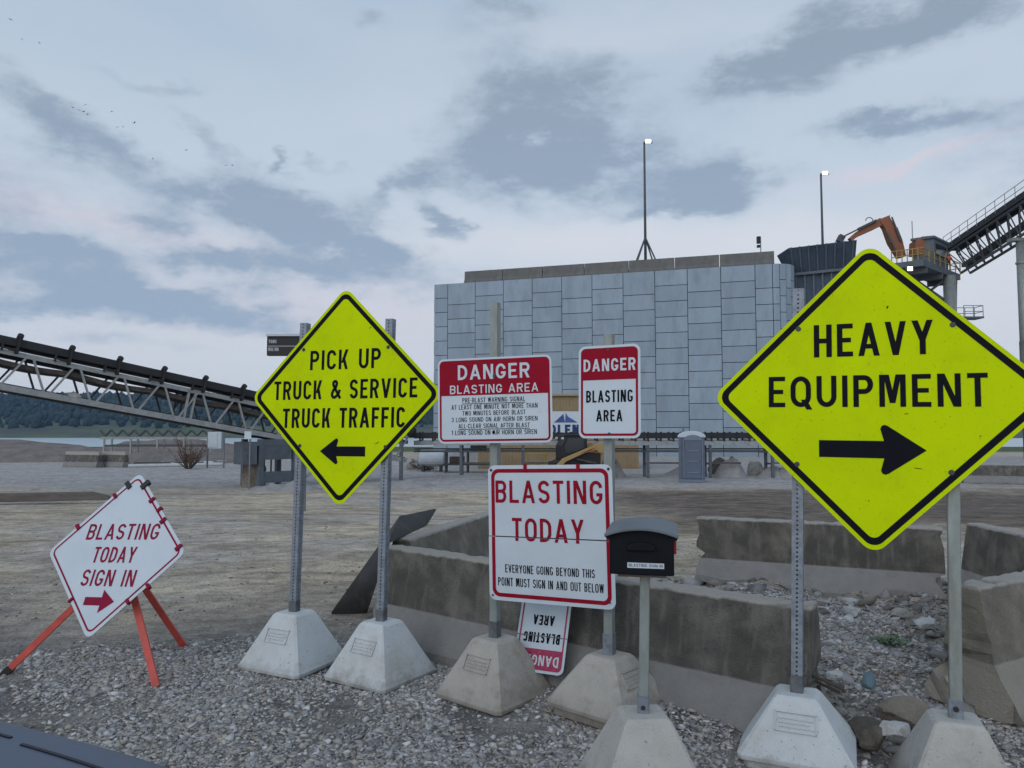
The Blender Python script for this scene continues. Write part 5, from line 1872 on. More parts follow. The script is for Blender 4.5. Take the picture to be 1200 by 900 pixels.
def middle_signs():
    # left post with the wide danger board
    b = at(580, 746, 5.325); t = at(580.5, 355, 5.335)
    g = Vector((b.x, b.y, gz(b.x, b.y) - .01))
    r1 = thing('danger_sign', g, 'wide red and white DANGER BLASTING AREA board with signal instructions on a steel post', 'danger sign')
    split = uv(FW, 580, 462.3).y
    p = danger_board(r1, FW, .84, .60, split)
    m = MB(); line(m, FW, "DANGER", (536.7, 445.2), (620.8, 442.5), (536.7, 428), .17); m.build('lettering', MAT['white'], p, fix=False)
    m = MB(); line(m, FW, "BLASTING AREA", (527.5, 461.2), (631, 459.4), (527.5, 451.2), .155)
    m.build('lettering', MAT['white'], p, fix=False)
    for i, (tx, x0, x1, yt, yb, un) in enumerate([("PRE-BLAST WARNING SIGNAL", 168, 462, 303, 325, True), ("AT LEAST ONE MINUTE NOT MORE THAN", 117, 520, 335, 357, False), ("TWO MINUTES BEFORE BLAST", 168, 463, 365, 386, False),
                                                  ("3 LONG SOUND ON AIR HORN OR SIREN", 117, 520, 395, 416, False), ("ALL-CLEAR SIGNAL AFTER BLAST", 150, 483, 425, 446, True), ("1 LONG SOUND ON AIR HORN OR SIREN", 118, 517, 456, 478, False)]):
        m = MB()
        X0, X1, Yt, Yb = 500 + x0 / 4, 500 + x1 / 4, 390 + yt / 4, 390 + yb / 4
        a, bb, yy, hh = line(m, FW, tx, (X0, Yb), (X1, Yb - .5), (X0, Yt), .12)
        if un:
            flat(m, FW, [(a, yy - .010), (bb, yy - .010), (bb, yy - .006), (a, yy - .006)], .0022)
        m.build('lettering', MAT['black_print'], p, fix=False)
    m = MB()
    q = uv(FW, 578.5, 506.5); flat(m, FW, [(q.x + .010 * math.cos(k * .7), q.y + .013 * math.sin(k * .7)) for k in range(9)], .0030)
    m.build('hole', MAT['black_print'], p, fix=False)
    q = uv(FW, 579.5, 440.5); bolt(FW, q, p, .008)
    post(b + Vector((0, 0, -.02)), t, r1, math.radians(-28), .060, 'galv_green', False)
    post(b + Vector((0, 0, -.03)), b + Vector((0, 0, .11)), r1, math.radians(-28), .068, 'galv_dark', False, 'sleeve')
    foot(g, -40, r1, 'conc_tan', b.z, 0, .60, .215, seed=3)
    # right post with the narrow board
    b = at(714, 766, 4.94); t = at(714, 392, 4.95)
    g = Vector((b.x, b.y, gz(b.x, b.y) - .01))
    r2 = thing('danger_sign', g, 'narrow upright red and white DANGER BLASTING AREA board on the shorter steel post', 'danger sign')
    split = uv(FN, 714, 444.9).y
    p = danger_board(r2, FN, .42, .605, split, bw=.015, margin=.016)
    m = MB(); line(m, FN, "DANGER", (684, 435.3), (745, 434.0), (684, 421), .175); m.build('lettering', MAT['white'], p, fix=False)
    m = MB(); line(m, FN, "BLASTING", (687, 471.4), (741.7, 471.2), (687, 457.5), .15); m.build('lettering', MAT['black_print'], p, fix=False)
    m = MB(); line(m, FN, "AREA", (698.8, 493.8), (729.5, 493.8), (698.8, 480.5), .16); m.build('lettering', MAT['black_print'], p, fix=False)
    bolt(FN, uv(FN, 712.5, 410), p, .006); bolt(FN, uv(FN, 714, 508.5), p, .006)
    post(b + Vector((0, 0, -.02)), t, r2, math.radians(-28), .060, 'galv_green', False)
    post(b + Vector((0, 0, -.03)), b + Vector((0, 0, .13)), r2, math.radians(-28), .068, 'galv', False, 'sleeve')
    foot(g, -42, r2, 'conc_tan', b.z, 90, .60, .215, seed=4)
    # folding board hung across both posts
    c = FT.translation
    r3 = thing('folding_sign', (c.x, c.y, gz(c.x, c.y)), 'square white BLASTING TODAY board in two hinged halves across two posts', 'notice board')
    yg = uv(FT, 646, 631).y
    S = .914
    full = rrect(S, S, .05, 7)
    def clip(pts, lo, hi):
        return [(x, min(hi, max(lo, y))) for x, y in pts]
    top = [q for q in full if q[1] > yg]; bot = [q for q in full if q[1] <= yg]
    mt = MB(); mt.prism([(S / 2, yg + .004)] + [(x, y) for x, y in top] + [(-S / 2, yg + .004)], FT, -.003, 0); pt = mt.build('upper_panel', MAT['white'], r3)
    S2 = .006
    mb_ = MB(); mb_.prism([(-S / 2, yg - .004)] + [(x, y) for x, y in bot] + [(S / 2, yg - .004)], FT, -.002, .003); pb = mb_.build('lower_panel', MAT['white'], r3)
    hg = MB(); hg.prism([(-S / 2 + .05, yg - .006), (S / 2 - .03, yg - .006), (S / 2 - .03, yg + .006), (-S / 2 + .05, yg + .006)], FT, -.010, -.0035); hg.build('hinge', MAT['bolt'], r3)
    o = rrect(S - .05, S - .05, .055, 7); i_ = rrect(S - .102, S - .102, .034, 7)
    def half(lo, hi, z, parent):
        m = MB(); n = len(o)
        for k in range(n):
            j = (k + 1) % n
            ys = [o[k][1], o[j][1], i_[j][1], i_[k][1]]
            if max(ys) < lo or min(ys) > hi: continue
            pts = clip([o[k], o[j], i_[j], i_[k]], lo, hi)
            flat(m, FT, pts, z)
        return m.build('border', MAT['red_print'], parent, fix=False)
    half(yg + .004, 9, .0016, pt); half(-9, yg - .004, .0046, pb)
    m = MB(); line(m, FT, "BLASTING", (581, 588.9), (706.5, 591.2), (581, 563), .15); m.build('lettering', MAT['red_print'], pt, fix=False)
    # TODAY is cut by the hinge: its letters are split over both halves
    whole = MB(); line(whole, FT, "TODAY", (600.5, 633.9), (685, 637), (600.5, 607), .15, 0)
    inv = FT.inverted()
    for lo, hi, dz, par_ in ((yg + .004, 9, .0022, pt), (-9, yg - .004, .0052, pb)):
        bm = bmesh.new()
        vv = [bm.verts.new(inv @ Vector(p)) for p in whole.v]
        for f in whole.f: bm.faces.new([vv[k] for k in f])
        if lo > -5: bmesh.ops.bisect_plane(bm, geom=bm.verts[:] + bm.edges[:] + bm.faces[:], plane_co=(0, lo, 0), plane_no=(0, -1, 0), clear_outer=True)
        if hi < 5: bmesh.ops.bisect_plane(bm, geom=bm.verts[:] + bm.edges[:] + bm.faces[:], plane_co=(0, hi, 0), plane_no=(0, 1, 0), clear_outer=True)
        mm = MB()
        bm.verts.index_update()
        mm.v = [tuple(FT @ (v.co + Vector((0, 0, dz)))) for v in bm.verts]; mm.f = [[v.index for v in f.verts] for f in bm.faces]
        bm.free()
        mm.build('lettering', MAT['red_print'], par_, fix=False)
    m = MB(); line(m, FT, "EVERYONE GOING BEYOND THIS", (592.5, 671), (697.5, 677), (592.5, 661.5), .12, .0052); m.build('lettering', MAT['black_print'], pb, fix=False); m = MB()
    line(m, FT, "POINT MUST SIGN IN AND OUT BELOW", (584.3, 686.8), (708, 694), (584.3, 677), .115, .0052); m.build('lettering', MAT['black_print'], pb, fix=False)
    for q in ((575.5, 551), (713, 549.5)):
        bolt(FT, uv(FT, *q), pt, .006)
    for q in ((578, 697), (715, 706)):
        m = MB(); u_ = uv(FT, *q); m.tube(FT @ Vector((u_.x, u_.y, .003)), FT @ Vector((u_.x, u_.y, .009)), .007, 8); m.build('bolt', MAT['bolt'], pb)
    for q in (615.5, 677.5):
        u_ = uv(FT, q, 549); m = MB(); m.prism([(u_.x - .012, u_.y - .02), (u_.x + .012, u_.y - .02), (u_.x + .012, u_.y + .03), (u_.x - .012, u_.y + .03)], FT, -.006, .006); m.build('clip', MAT['red_print'], pt)


middle_signs()


# ------------------------------------------------------------------ mailbox
def mailbox():
    Y = 3.92
    b = at(754, 834, Y)
    g = Vector((b.x, b.y, gz(b.x, b.y) - .01))
    root = thing('mailbox', g, 'black mailbox with BLASTING SIGN-IN label on a steel post', 'mailbox')
    yw = -12
    R = yawm(yw)
    t = at(756, 668, Y)
    post(b + Vector((0, 0, -.02)), Vector((t.x, t.y, t.z + .01)), root, math.radians(yw), .050, 'galv_green', False)
    post(b + Vector((0, 0, -.03)), b + Vector((0, 0, .085)), root, math.radians(yw), .058, 'galv', False, 'sleeve')
    foot(g, 4, root, 'conc_grey', b.z, None, .60, .215, seed=9)
    f2 = frame(b + Vector((0, 0, .03)), R @ Vector((1, 0, 0)), (0, 0, 1), R @ Vector((0, -1, 0)))
    MB().tube(f2 @ Vector((0, 0, .029)), f2 @ Vector((0, 0, .036)), .011, 10).build('bolt', MAT['bolt'], root)
    z0 = t.z
    fc = at(752, 668, Y - .13)
    fr = frame(Vector((fc.x, fc.y, z0)), R @ Vector((1, 0, 0)), (0, 0, 1), R @ Vector((0, -1, 0)))
    w, h, dp = .305, .178, .40
    m = MB(); m.prism([(-w / 2, .012), (w / 2, .012), (w / 2, h), (w * .25, h + .018), (0, h + .024), (-w * .25, h + .018), (-w / 2, h)], fr, -dp, -.012)
    body = m.build('box', MAT['beige'], root, bevel=.006)
    m = MB(); m.prism([(-w / 2 - .006, 0), (w / 2 + .006, 0), (w / 2 + .006, h), (w * .25, h + .015), (0, h + .021), (-w * .25, h + .015), (-w / 2 - .006, h)], fr, -.011, .010)
    door = m.build('door', MAT['mailbox'], root, bevel=.006)
    # curved overhanging roof
    def arc(o, k): return [(x, h + .010 + o + .036 * (1 - (x / (w / 2 + .03)) ** 2)) for x in np.linspace(-(w / 2 + .028), w / 2 + .028, 13)]
    outer, inner = arc(.016, 0), arc(0, 0)
    m = MB(); n = len(outer)
    pts = [fr @ Vector((x, y, z)) for z in (.055, -dp - .02) for x, y in outer] + [fr @ Vector((x, y, z)) for z in (.055, -dp - .02) for x, y in inner]
    fcs = []
    for k in range(n - 1):
        fcs += [(k, k + 1, n + k + 1, n + k), (2 * n + k, 3 * n + k, 3 * n + k + 1, 2 * n + k + 1), (k, 2 * n + k, 2 * n + k + 1, k + 1), (n + k, n + k + 1, 3 * n + k + 1, 3 * n + k)]
    fcs += [(0, n, 3 * n, 2 * n), (n - 1, 3 * n - 1, 4 * n - 1, 2 * n - 1)]
    m.faces(pts, fcs); m.build('roof', MAT['mailbox_roof'], root, bevel=.004)
    m = MB(); m.prism([(-w / 2 - .02, h - .004), (w / 2 + .02, h - .004)] + [(x, y - .001) for x, y in inner[::-1]], fr, -dp + .02, .008); m.build('eave', MAT['mailbox'], root)
    # handle: shallow half-moon pull
    pts = [(.072 * math.cos(a), .135 + .030 * math.sin(a)) for a in np.linspace(0, math.pi, 12)]
    pts = [(-.072, .122)] + [(.072, .122)] + pts
    m = MB(); m.prism(pts, fr, .0101, .034); m.build('handle', MAT['mailbox'], door, bevel=.005)
    lb = MB(); lx, ly, lw, lh = .020, .048, .180, .026
    lb.prism([(lx - lw / 2, ly - lh / 2), (lx + lw / 2, ly - lh / 2), (lx + lw / 2, ly + lh / 2), (lx - lw / 2, ly + lh / 2)], fr, .0101, .0115); l = lb.build('label', MAT['white'], door)
    tx = MB(); put_text(tx, fr, "BLASTING SIGN-IN", lx - lw / 2 + .007, ly - .0065, lw - .014, .014, .0022, .0118); tx.build('lettering', MAT['black_print'], l, fix=False)
    fl = MB(); fs = fr @ Matrix.Translation((w / 2 + .004, .15, -.06)) @ Matrix.Rotation(math.radians(90), 4, 'Y')
    fl.prism([(-.02, -.05), (.03, -.05), (.03, .05), (-.02, .05)], fs, .0, .014); fl.build('flag', MAT['flag'], root, bevel=.003)
    bm_ = MB(); bm_.prism([(-.12, -.016), (.12, -.016), (.12, -.001), (-.12, -.001)], fr, -.34, -.02); bm_.build('mount', MAT['timber'], root)


mailbox()


# ------------------------------------------------------------------ tilted easel sign on the left
def easel():
    k = 1.2
    c = Vector((0, 0, CAM_H)) + (Vector((-2.537, 4.854, 1.068)) - Vector((0, 0, CAM_H))) * k
    fr = frame(c, (.96, -.278, .042), (.076, .398, .914), (-.271, -.874, .403))
    g = Vector((c.x, c.y, gz(c.x, c.y)))
    root = thing('folding_stand_sign', g, 'white diamond BLASTING TODAY SIGN IN board tilted on an orange tripod stand', 'stand sign')
    S = .914
    pm = MB(); pm.prism(rot45(rrect(S, S, .055, 7)), fr, -.004, 0); panel = pm.build('sign_panel', MAT['white'], root)
    b = MB(); ring(b, fr, rot45(rrect(S - .05, S - .05, .05, 7)), rot45(rrect(S - .078, S - .078, .036, 7)), .0016); b.build('border', MAT['easel_red'], panel, fix=False)
    for args in (("BLASTING", (100.8, 631.2), (183.8, 633.8), (104.5, 613), .145), ("TODAY", (107, 658.8), (156.3, 660), (110, 640.5), .145), ("SIGN IN", (93.2, 686.2), (155.5, 688), (97.5, 667), .145)):
        m = MB(); line(m, fr, *args); m.build('lettering', MAT['easel_red'], panel, fix=False)
    m = MB(); T, A = uv(fr, 98.75, 704.3), uv(fr, 133.75, 705.2); H = uv(fr, 118.2, 705).x; y = T.y; s, hh = .030, .085
    flat(m, fr, [(T.x, y - s), (H, y - s), (H, y + s), (T.x, y + s)], .0022)
    flat(m, fr, [(A.x, y), (H - .001, y + hh), (H - .001, y - hh)], .0024); m.build('arrow', MAT['easel_red'], panel, fix=False)
    hub = fr @ Vector((0.0, -.02, -.11))
    for (px, py) in ((5, 790), (183, 804), (215, 759)):
        ft = gp(px, py, 0); ft.z = gz(ft.x, ft.y)
        m = MB(); m.beam(hub, ft, .046, .046, (0.3, -1, 0.2)); leg = m.build('leg', MAT['orange_leg'], root)
        tip = MB(); tip.beam(ft + (hub - ft).normalized() * .07, ft - (hub - ft).normalized() * .012, .050, .050, (0.3, -1, 0.2)); tip.build('rubber_foot', MAT['rubber'] if px < 100 else MAT['orange_leg'], leg)
    m = MB(); m.beam(fr @ Vector((0, .42, -.03)), fr @ Vector((0, -.42, -.03)), .05, .03).beam(fr @ Vector((-.42, 0, -.03)), fr @ Vector((.42, 0, -.03)), .05, .03)
    m.beam(hub, fr @ Vector((0, 0, -.02)), .07, .07); m.build('frame', MAT['orange_leg'], root)
    # clips round the rim
    for (x, y, mat, sz_) in ((151, 569, 'rubber', .030), (170.5, 568.5, 'rubber', .034), (135.5, 581.5, 'easel_red', .020), (92, 618, 'easel_red', .022), (178.5, 586.5, 'easel_red', .022), (187, 597.5, 'easel_red', .020), (191.5, 610.5, 'easel_red', .024), (209.5, 642, 'easel_red', .024), (174, 687, 'easel_red', .018), (150, 705, 'easel_red', .018), (83.5, 703.5, 'easel_red', .016)):
        p = uv(fr, x, y); ang = math.atan2(p.y, p.x)
        Mx = fr @ Matrix.Translation((p.x, p.y, 0)) @ Matrix.Rotation(math.radians(45) + round((ang - math.radians(45)) / (math.pi / 2)) * math.pi / 2, 4, 'Z')
        m = MB(); m.prism([(-sz_ * 1.1, -sz_ * .6), (sz_ * 1.2, -sz_ * .6), (sz_ * 1.2, sz_ * .6), (-sz_ * 1.1, sz_ * .6)], Mx, -.014, .014); m.build('clip', MAT[mat], panel)


easel()


# ------------------------------------------------------------------ fallen board leaning upside down on the barrier
def fallen():
    # foot of the board on the stones, top leaning back on the barrier face
    bl, br = at(594, 783, 5.42), at(657, 792, 5.20)
    x_sign = (bl - br).normalized()                      # upside down: sign's right is the photo's left
    mid = (bl + br) / 2
    lean = (Vector((-bar_n.x, -bar_n.y, 0)) * .34 + Vector((.055, 0, 0)) + Vector((0, 0, 1)) * .94).normalized()
    lean = (lean - x_sign * lean.dot(x_sign) + x_sign * -.10).normalized()
    ysign = -lean
    n = x_sign.cross(ysign).normalized()
    if n.y > 0: n = -n
    w, h = .40, .60
    fr = frame(mid + lean * h / 2, x_sign, ysign, n)
    g = Vector((mid.x, mid.y, gz(mid.x, mid.y)))
    root = thing('danger_sign', g, 'faded upside-down DANGER BLASTING AREA board leaning on the long barrier between two bases', 'danger sign')
    p = danger_board(root, fr, w, h, .145, 'faded_red', bw=.012, margin=.018)
    m = MB(); put_text(m, fr, "DANGER", -.155, .185, .31, .068, .0115); m.build('lettering', MAT['white'], p, fix=False)
    m = MB(); put_text(m, fr, "BLASTING", -.145, .035, .29, .068, .0125); m.build('lettering', MAT['black_print'], p, fix=False)
    m = MB(); put_text(m, fr, "AREA", -.085, -.085, .17, .068, .0125); m.build('lettering', MAT['black_print'], p, fix=False)
    m = MB(); m.prism([(-w / 2, .055), (w / 2, .055), (w / 2, .061), (-w / 2, .061)], fr, .003, .006); m.build('wire', MAT['galv_dark'], p)


fallen()


# ------------------------------------------------------------------ jersey barriers
def barrier_mesh(L_, seed, chips=1.0, hgt=.81):
    """profile swept along x with worn, chipped edges"""
    prof = [(-.30, 0), (-.30, .075), (-.165, .335), (-.088, .79), (-.075, hgt), (.075, hgt), (.088, .79), (.165, .335), (.30, .075), (.30, 0)]
    # refine the profile
    P = []
    for i in range(len(prof)):
        a, b = prof[i], prof[(i + 1) % len(prof)]
        k = max(1, int(math.dist(a, b) / .06))
        for j in range(k): P.append((a[0] + (b[0] - a[0]) * j / k, a[1] + (b[1] - a[1]) * j / k))
    n = len(P); m = int(L_ / .045)
    vs, fs = [], []
    r = random.Random(seed)
    for k in range(m + 1):
        x = -L_ / 2 + L_ * k / m
        endw = max(0, 1 - min(k, m - k) / 3)
        for (y, z) in P:
            v = Vector((x, y, z))
            q = Vector((x * 3 + seed, y * 3, z * 3))
            d = .003 * noise.noise(q * 2) + .003 * noise.noise(q * 7)
            e = 0
            # broken edges: top arris, foot and ends
            if z > .79: e += chips * max(0, noise.noise(Vector((x * 7 + seed, y * 12, 1.7))) - .30) * .09 + chips * max(0, noise.noise(q * 8) - .15) * .02
            if z < .12: e += chips * max(0, noise.noise(Vector((x * 1.8 + seed * 2, y, 4.1))) - .05) * .16
            v.z -= (e if z > .5 else 0)
            if z < .12: v.z += e * .8; v.y *= 1 - e * .5
            v.y += d * (1 if y > 0 else -1); v.z += d if z > .02 else 0
            if endw:
                v.x -= (1 if x > 0 else -1) * (chips * max(0, noise.noise(q * 2.6 + Vector((9, 0, 0))) - .05) * .13 * endw)
            vs.append(v)
    for k in range(m):
        for j in range(n):
            fs.append((k * n + j, (k + 1) * n + j, (k + 1) * n + (j + 1) % n, k * n + (j + 1) % n))
    fs += [tuple(range(n)), tuple(range(m * n + n - 1, m * n - 1, -1))]
    me = bpy.data.meshes.new('jersey_barrier'); me.from_pydata(vs, [], fs)
    bm = bmesh.new(); bm.from_mesh(me)
    caps = [f for f in bm.faces if len(f.verts) > 4]
    bmesh.ops.triangulate(bm, faces=caps)
    bmesh.ops.recalc_face_normals(bm, faces=bm.faces); bm.to_mesh(me); bm.free()
    me.materials.append(MAT['barrier'])
    return me


def place_barrier(A, B, label, seed, chips=1.0, dz=0, roll=0, L_=None, mat='barrier'):
    d = B - A; ln = L_ if L_ else Vector((d.x, d.y)).length
    dn = Vector((d.x, d.y, 0)).normalized()
    c = A + dn * ln / 2
    o = bpy.data.objects.new('jersey_barrier', barrier_mesh(ln, seed, chips)); COL.objects.link(o)
    o.data.materials[0] = MAT[mat]
    o.location = (c.x, c.y, gz(c.x, c.y) + dz)
    o.rotation_euler = (roll, 0, math.atan2(dn.y, dn.x))
    tag(o, label, 'barrier', 'concrete jersey barriers around the rubble')
    return o


def at_h(px, py, z):
    q = gp(px, py, z); return Vector((q.x, q.y, 0))


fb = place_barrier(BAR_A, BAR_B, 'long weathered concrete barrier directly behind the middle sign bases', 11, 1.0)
fb.location.z = 0
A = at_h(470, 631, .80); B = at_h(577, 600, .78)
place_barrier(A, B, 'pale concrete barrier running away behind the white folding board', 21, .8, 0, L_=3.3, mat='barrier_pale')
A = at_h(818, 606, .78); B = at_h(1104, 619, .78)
place_barrier(A, B, 'cracked concrete barrier at the back of the rubble behind the heavy equipment sign', 31, 1.7, .0, mat='barrier_lit_foot')
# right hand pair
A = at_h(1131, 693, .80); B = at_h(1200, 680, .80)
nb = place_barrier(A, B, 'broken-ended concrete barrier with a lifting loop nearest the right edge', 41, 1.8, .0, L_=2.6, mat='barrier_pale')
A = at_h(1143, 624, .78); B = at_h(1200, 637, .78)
place_barrier(A, B, 'concrete barrier seen end-on behind the nearest one at the right edge', 51, .7, .0, L_=2.2, mat='barrier_lit_foot')


# lifting loop of the nearest right barrier
def loop_on(o):
    m = MB(); n = 9
    Lx = -1.3 - .015
    for k in range(n):
        t0, t1 = math.pi * (1 + k / n), math.pi * (1 + (k + 1) / n)
        m.tube((Lx, .09 + .045 * math.cos(t0), .20 + .05 * math.sin(t0)), (Lx, .09 + .045 * math.cos(t1), .20 + .05 * math.sin(t1)), .012, 6)
    me = bpy.data.meshes.new('lifting_loop'); me.from_pydata(m.v, [], m.f); me.materials.append(MAT['debris'])
    l = bpy.data.objects.new('lifting_loop', me); COL.objects.link(l); l.parent = o


loop_on(nb)
# steel rods out of the front barrier's broken end
m = MB()
e = BAR_B + bar_d * -.02
m.tube(e + Vector((0, 0, .40)), e + bar_d * .14 + Vector((.05, .02, .34)), .010, 6).tube(e + Vector((0, .04, .37)), e + bar_d * .13 + Vector((.05, .05, .31)), .010, 6)
m.tube(e + Vector((.03, .05, .33)) + bar_d * .03, e + Vector((.03, .05, .03)) + bar_d * .06, .012, 6)
me = bpy.data.meshes.new('rebar'); inv = Matrix.Translation(fb.location) @ Matrix.Rotation(fb.rotation_euler[2], 4, 'Z')
inv.invert()
me.from_pydata([tuple(inv @ Vector(v)) for v in m.v], [], m.f); me.materials.append(MAT['rust_pan'])
o = bpy.data.objects.new('rebar', me); COL.objects.link(o); o.parent = fb

# far low barrier at the right edge, beyond the road
A = gp(1128, 566, -.5); B = gp(1260, 569, -.5)
o = place_barrier(Vector((A.x, A.y, 0)), Vector((B.x, B.y, 0)), 'far low concrete barrier across the road at the right edge', 61, .5)
o["group"] = 'concrete barriers at the far right'


# ------------------------------------------------------------------ black rubber sheet leaning on the barriers
def rubber_sheet():
    a0, b0 = gp(389, 720, 0), gp(430, 719, 0)
    a1, b1 = at(469, 607, 7.95), at(457, 636, 6.95)
    a2, b2 = at(511, 598, 9.3), at(500, 616, 8.45)
    g = (a0 + b0) / 2
    m = MB()
    rows = [(a0, b0)]
    for k in range(1, 9): rows.append((a0.lerp(a1, k / 9), b0.lerp(b1, k / 9)))
    for t in (0, .5, 1):                                   # rounded fold over the barrier tops
        rows.append(((a1.lerp(a0, .05) if t == 0 else a1 if t == .5 else a1.lerp(a2, .06)), (b1.lerp(b0, .05) if t == 0 else b1 if t == .5 else b1.lerp(b2, .06))))
    for k in range(1, 5): rows.append((a1.lerp(a2, .06 + .94 * k / 4), b1.lerp(b2, .06 + .94 * k / 4)))
    top = [p for r in rows for p in (r[0], r[0].lerp(r[1], .5), r[1])]
    K = len(rows)
    off = Vector((-.35, -.2, 1)).normalized() * .022
    nn = len(top)
    bot = [p + off for p in top]
    fcs = []
    for k in range(K - 1):
        for j in (0, 1):
            q = 3 * k + j
            fcs += [(q, q + 1, q + 4, q + 3), (nn + q, nn + q + 3, nn + q + 4, nn + q + 1)]
        q = 3 * k
        fcs += [(q, q + 3, nn + q + 3, nn + q), (q + 2, nn + q + 2, nn + q + 5, q + 5)]
    for q in (0, 1): fcs += [(q, nn + q, nn + q + 1, q + 1), (nn - 3 + q, nn - 2 + q, 2 * nn - 2 + q, 2 * nn - 3 + q)]
    m.faces(top + bot, fcs)
    o = m.build('rubber_sheet', MAT['rubber_sheet'], org=g, smooth=True)
    e_ = o.modifiers.new('edges', 'EDGE_SPLIT'); e_.split_angle = math.radians(50)
    tag(o, 'bent black rubber sheet draped over the left end of the barriers', 'rubber sheet')


rubber_sheet()


# ------------------------------------------------------------------ boulders, weed
def boulder(px, py, Y, size, mat, label, seed, squash=(1.2, .9, .7), name='boulder', rot=0):
    bm = bmesh.new(); bmesh.ops.create_icosphere(bm, subdivisions=4, radius=1)
    r = random.Random(seed)
    pl = [(Vector((r.gauss(0, 1), r.gauss(0, 1), r.gauss(0, 1))).normalized(), r.uniform(.55, .85)) for _ in range(12)]
    for v in bm.verts:
        for d, h in pl:
            e = v.co.dot(d) - h
            if e > 0: v.co -= d * e * .92
        v.co += v.co.normalized() * (.06 * noise.noise(v.co * 2.5 + Vector((seed, 0, 0))) + .025 * noise.noise(v.co * 8))
        v.co = Vector((v.co.x * size * squash[0], v.co.y * size * squash[1], v.co.z * size * squash[2]))
    me = bpy.data.meshes.new(name); bm.to_mesh(me); bm.free(); me.materials.append(mat)
    o = bpy.data.objects.new(name, me); COL.objects.link(o)
    c = at(px, py, Y); o.location = c; o.rotation_euler = (0, r.uniform(-.2, .2), rot)
    return tag(o, label, 'rock')


boulder(1062, 838, 4.75, .17, MAT['rock'], 'large tan angular boulder between the two heavy equipment bases', 2, (1.15, .8, .62))
boulder(1020, 858, 4.45, .125, MAT['rock_dark'], 'dark brown boulder beside the pale rounded one', 5, (1.1, .9, .8))
boulder(1049, 855, 4.35, .075, MAT['rock_white'], 'pale rounded stone resting against the tan boulder', 8, (1.15, .9, .85))
boulder(1018, 797, 5.2, .07, MAT['rock_blue'], 'small bluish stone in the rubble behind the tan boulder', 9, (.8, .8, .9))
for i, (px, py, Y, s, lab) in enumerate([(1072, 686, 7.6, .13, 'pale flat stone in front of the cracked barrier'), (966, 708, 6.9, .10, 'pale stone in the rubble by the heavy equipment post'),
                                         (997, 718, 6.6, .11, 'flat grey stone in the middle of the rubble bed'), (1055, 722, 6.5, .12, 'grey stone right of the rubble centre'),
                                         (1085, 732, 6.3, .13, 'whitish angular stone beside the right hand post'), (1085, 700, 7.2, .11, 'grey stone behind the right hand post'),
                                         (978, 793, 5.2, .07, 'small pale stone near the end of the long barrier'), (964, 808, 4.9, .06, 'small whitish stone at the broken barrier end')]):
    p = gp(px, py, gz(*gp(px, py, 0).xy)); boulder(px, py - 2, p.y, s * .85, MAT['debris'] if i % 2 else MAT['rock_white'], lab, 30 + i, (1.2, .9, .55), 'rock', i)
c = gp(1043, 757, .08)
r = thing('weed', c, 'small green weed growing in the rubble', 'plant')
m = MB()
for k in range(120):
    a = random.uniform(0, 6.28); rr = random.uniform(.01, .13); h = random.uniform(.01, .07)
    p = c + Vector((math.cos(a) * rr * 1.3, math.sin(a) * rr, h)); u = Vector((math.cos(a), math.sin(a), random.uniform(-.2, .5))) * random.uniform(.018, .035); w = Vector((-u.y, u.x, 0)) * .4
    m.poly([p - u, p + w, p + u, p - w])
m.build('leaves', MAT['weed'], r, fix=False)
m = MB()
for k in range(9):
    a = k * .7; m.tube(c + Vector((0, 0, -.01)), c + Vector((math.cos(a) * .09, math.sin(a) * .07, .04)), .003, 4)
m.build('stems', MAT['weed'], r)


# ------------------------------------------------------------------ portable toilet
def portable_toilet():
    Y = 33
    c = at(814.5, 568, Y); g = gz(c.x, Y)
    root = thing('portable_toilet', (c.x, Y + .5, g), 'blue-grey portable toilet with pale domed roof in front of the wall', 'toilet')
    R = yawm(-13); ctr = Vector((c.x, Y + .55, g))
    L = lambda x, y, z: ctr + R @ Vector((x, y, z))
    B = lambda name, x, y, z, sx, sy, sz_, mat, par_=root, bev=.02: MB().box(L(x, y, z), (sx, sy, sz_), R).build(name, MAT[mat], par_, bevel=bev)
    B('base', 0, 0, .08, 1.14, 1.14, .16, 'toilet_trim')
    body = B('walls', 0, 0, 1.09, 1.08, 1.06, 1.86, 'toilet')
    for x in (-.50, .50):
        for y in (-.5, .5): B('corner_post', x, y, 1.09, .12, .12, 1.88, 'toilet')
    door = B('door', .06, -.55, 1.08, .72, .05, 1.8, 'toilet', root, .015)
    for x in (-.33, .45): B('door_frame', x, -.57, 1.05, .05, .06, 1.72, 'toilet_trim', root, .01)
    for z in (.45, .95, 1.4): B('panel_rib', .06, -.585, z, .5, .03, .06, 'toilet_trim', door, .01)
    B('latch', .36, -.59, 1.05, .06, .04, .12, 'toilet_trim', door, .01)
    fr = frame(L(.06, -.575, 1.86), R @ Vector((1, 0, 0)), (0, 0, 1), R @ Vector((0, -1, 0)))
    m = MB(); m.prism([(.40 * math.cos(a), .24 * math.sin(a)) for a in np.linspace(0, math.pi, 12)], fr, -.03, .03); m.build('door_arch', MAT['toilet_trim'], root)
    for z in (.5, .9, 1.3, 1.7): B('panel_rib', -.545, 0, z, .03, .8, .05, 'toilet_trim', body, .01)
    fr = frame(L(0, 0, 1.98), R @ Vector((1, 0, 0)), (0, 0, 1), R @ Vector((0, -1, 0)))
    m = MB(); m.prism([(-.60, .0), (.60, .0)] + [(.60 * math.cos(a), .05 + .24 * math.sin(a)) for a in np.linspace(0, math.pi, 16)], fr, -.6, .6); m.build('roof', MAT['toilet_roof'], root, bevel=.03)
    MB().tube(L(-.35, .4, 2.0), L(-.35, .4, 2.42), .05, 8).build('vent_pipe', MAT['toilet_trim'], root)


portable_toilet()


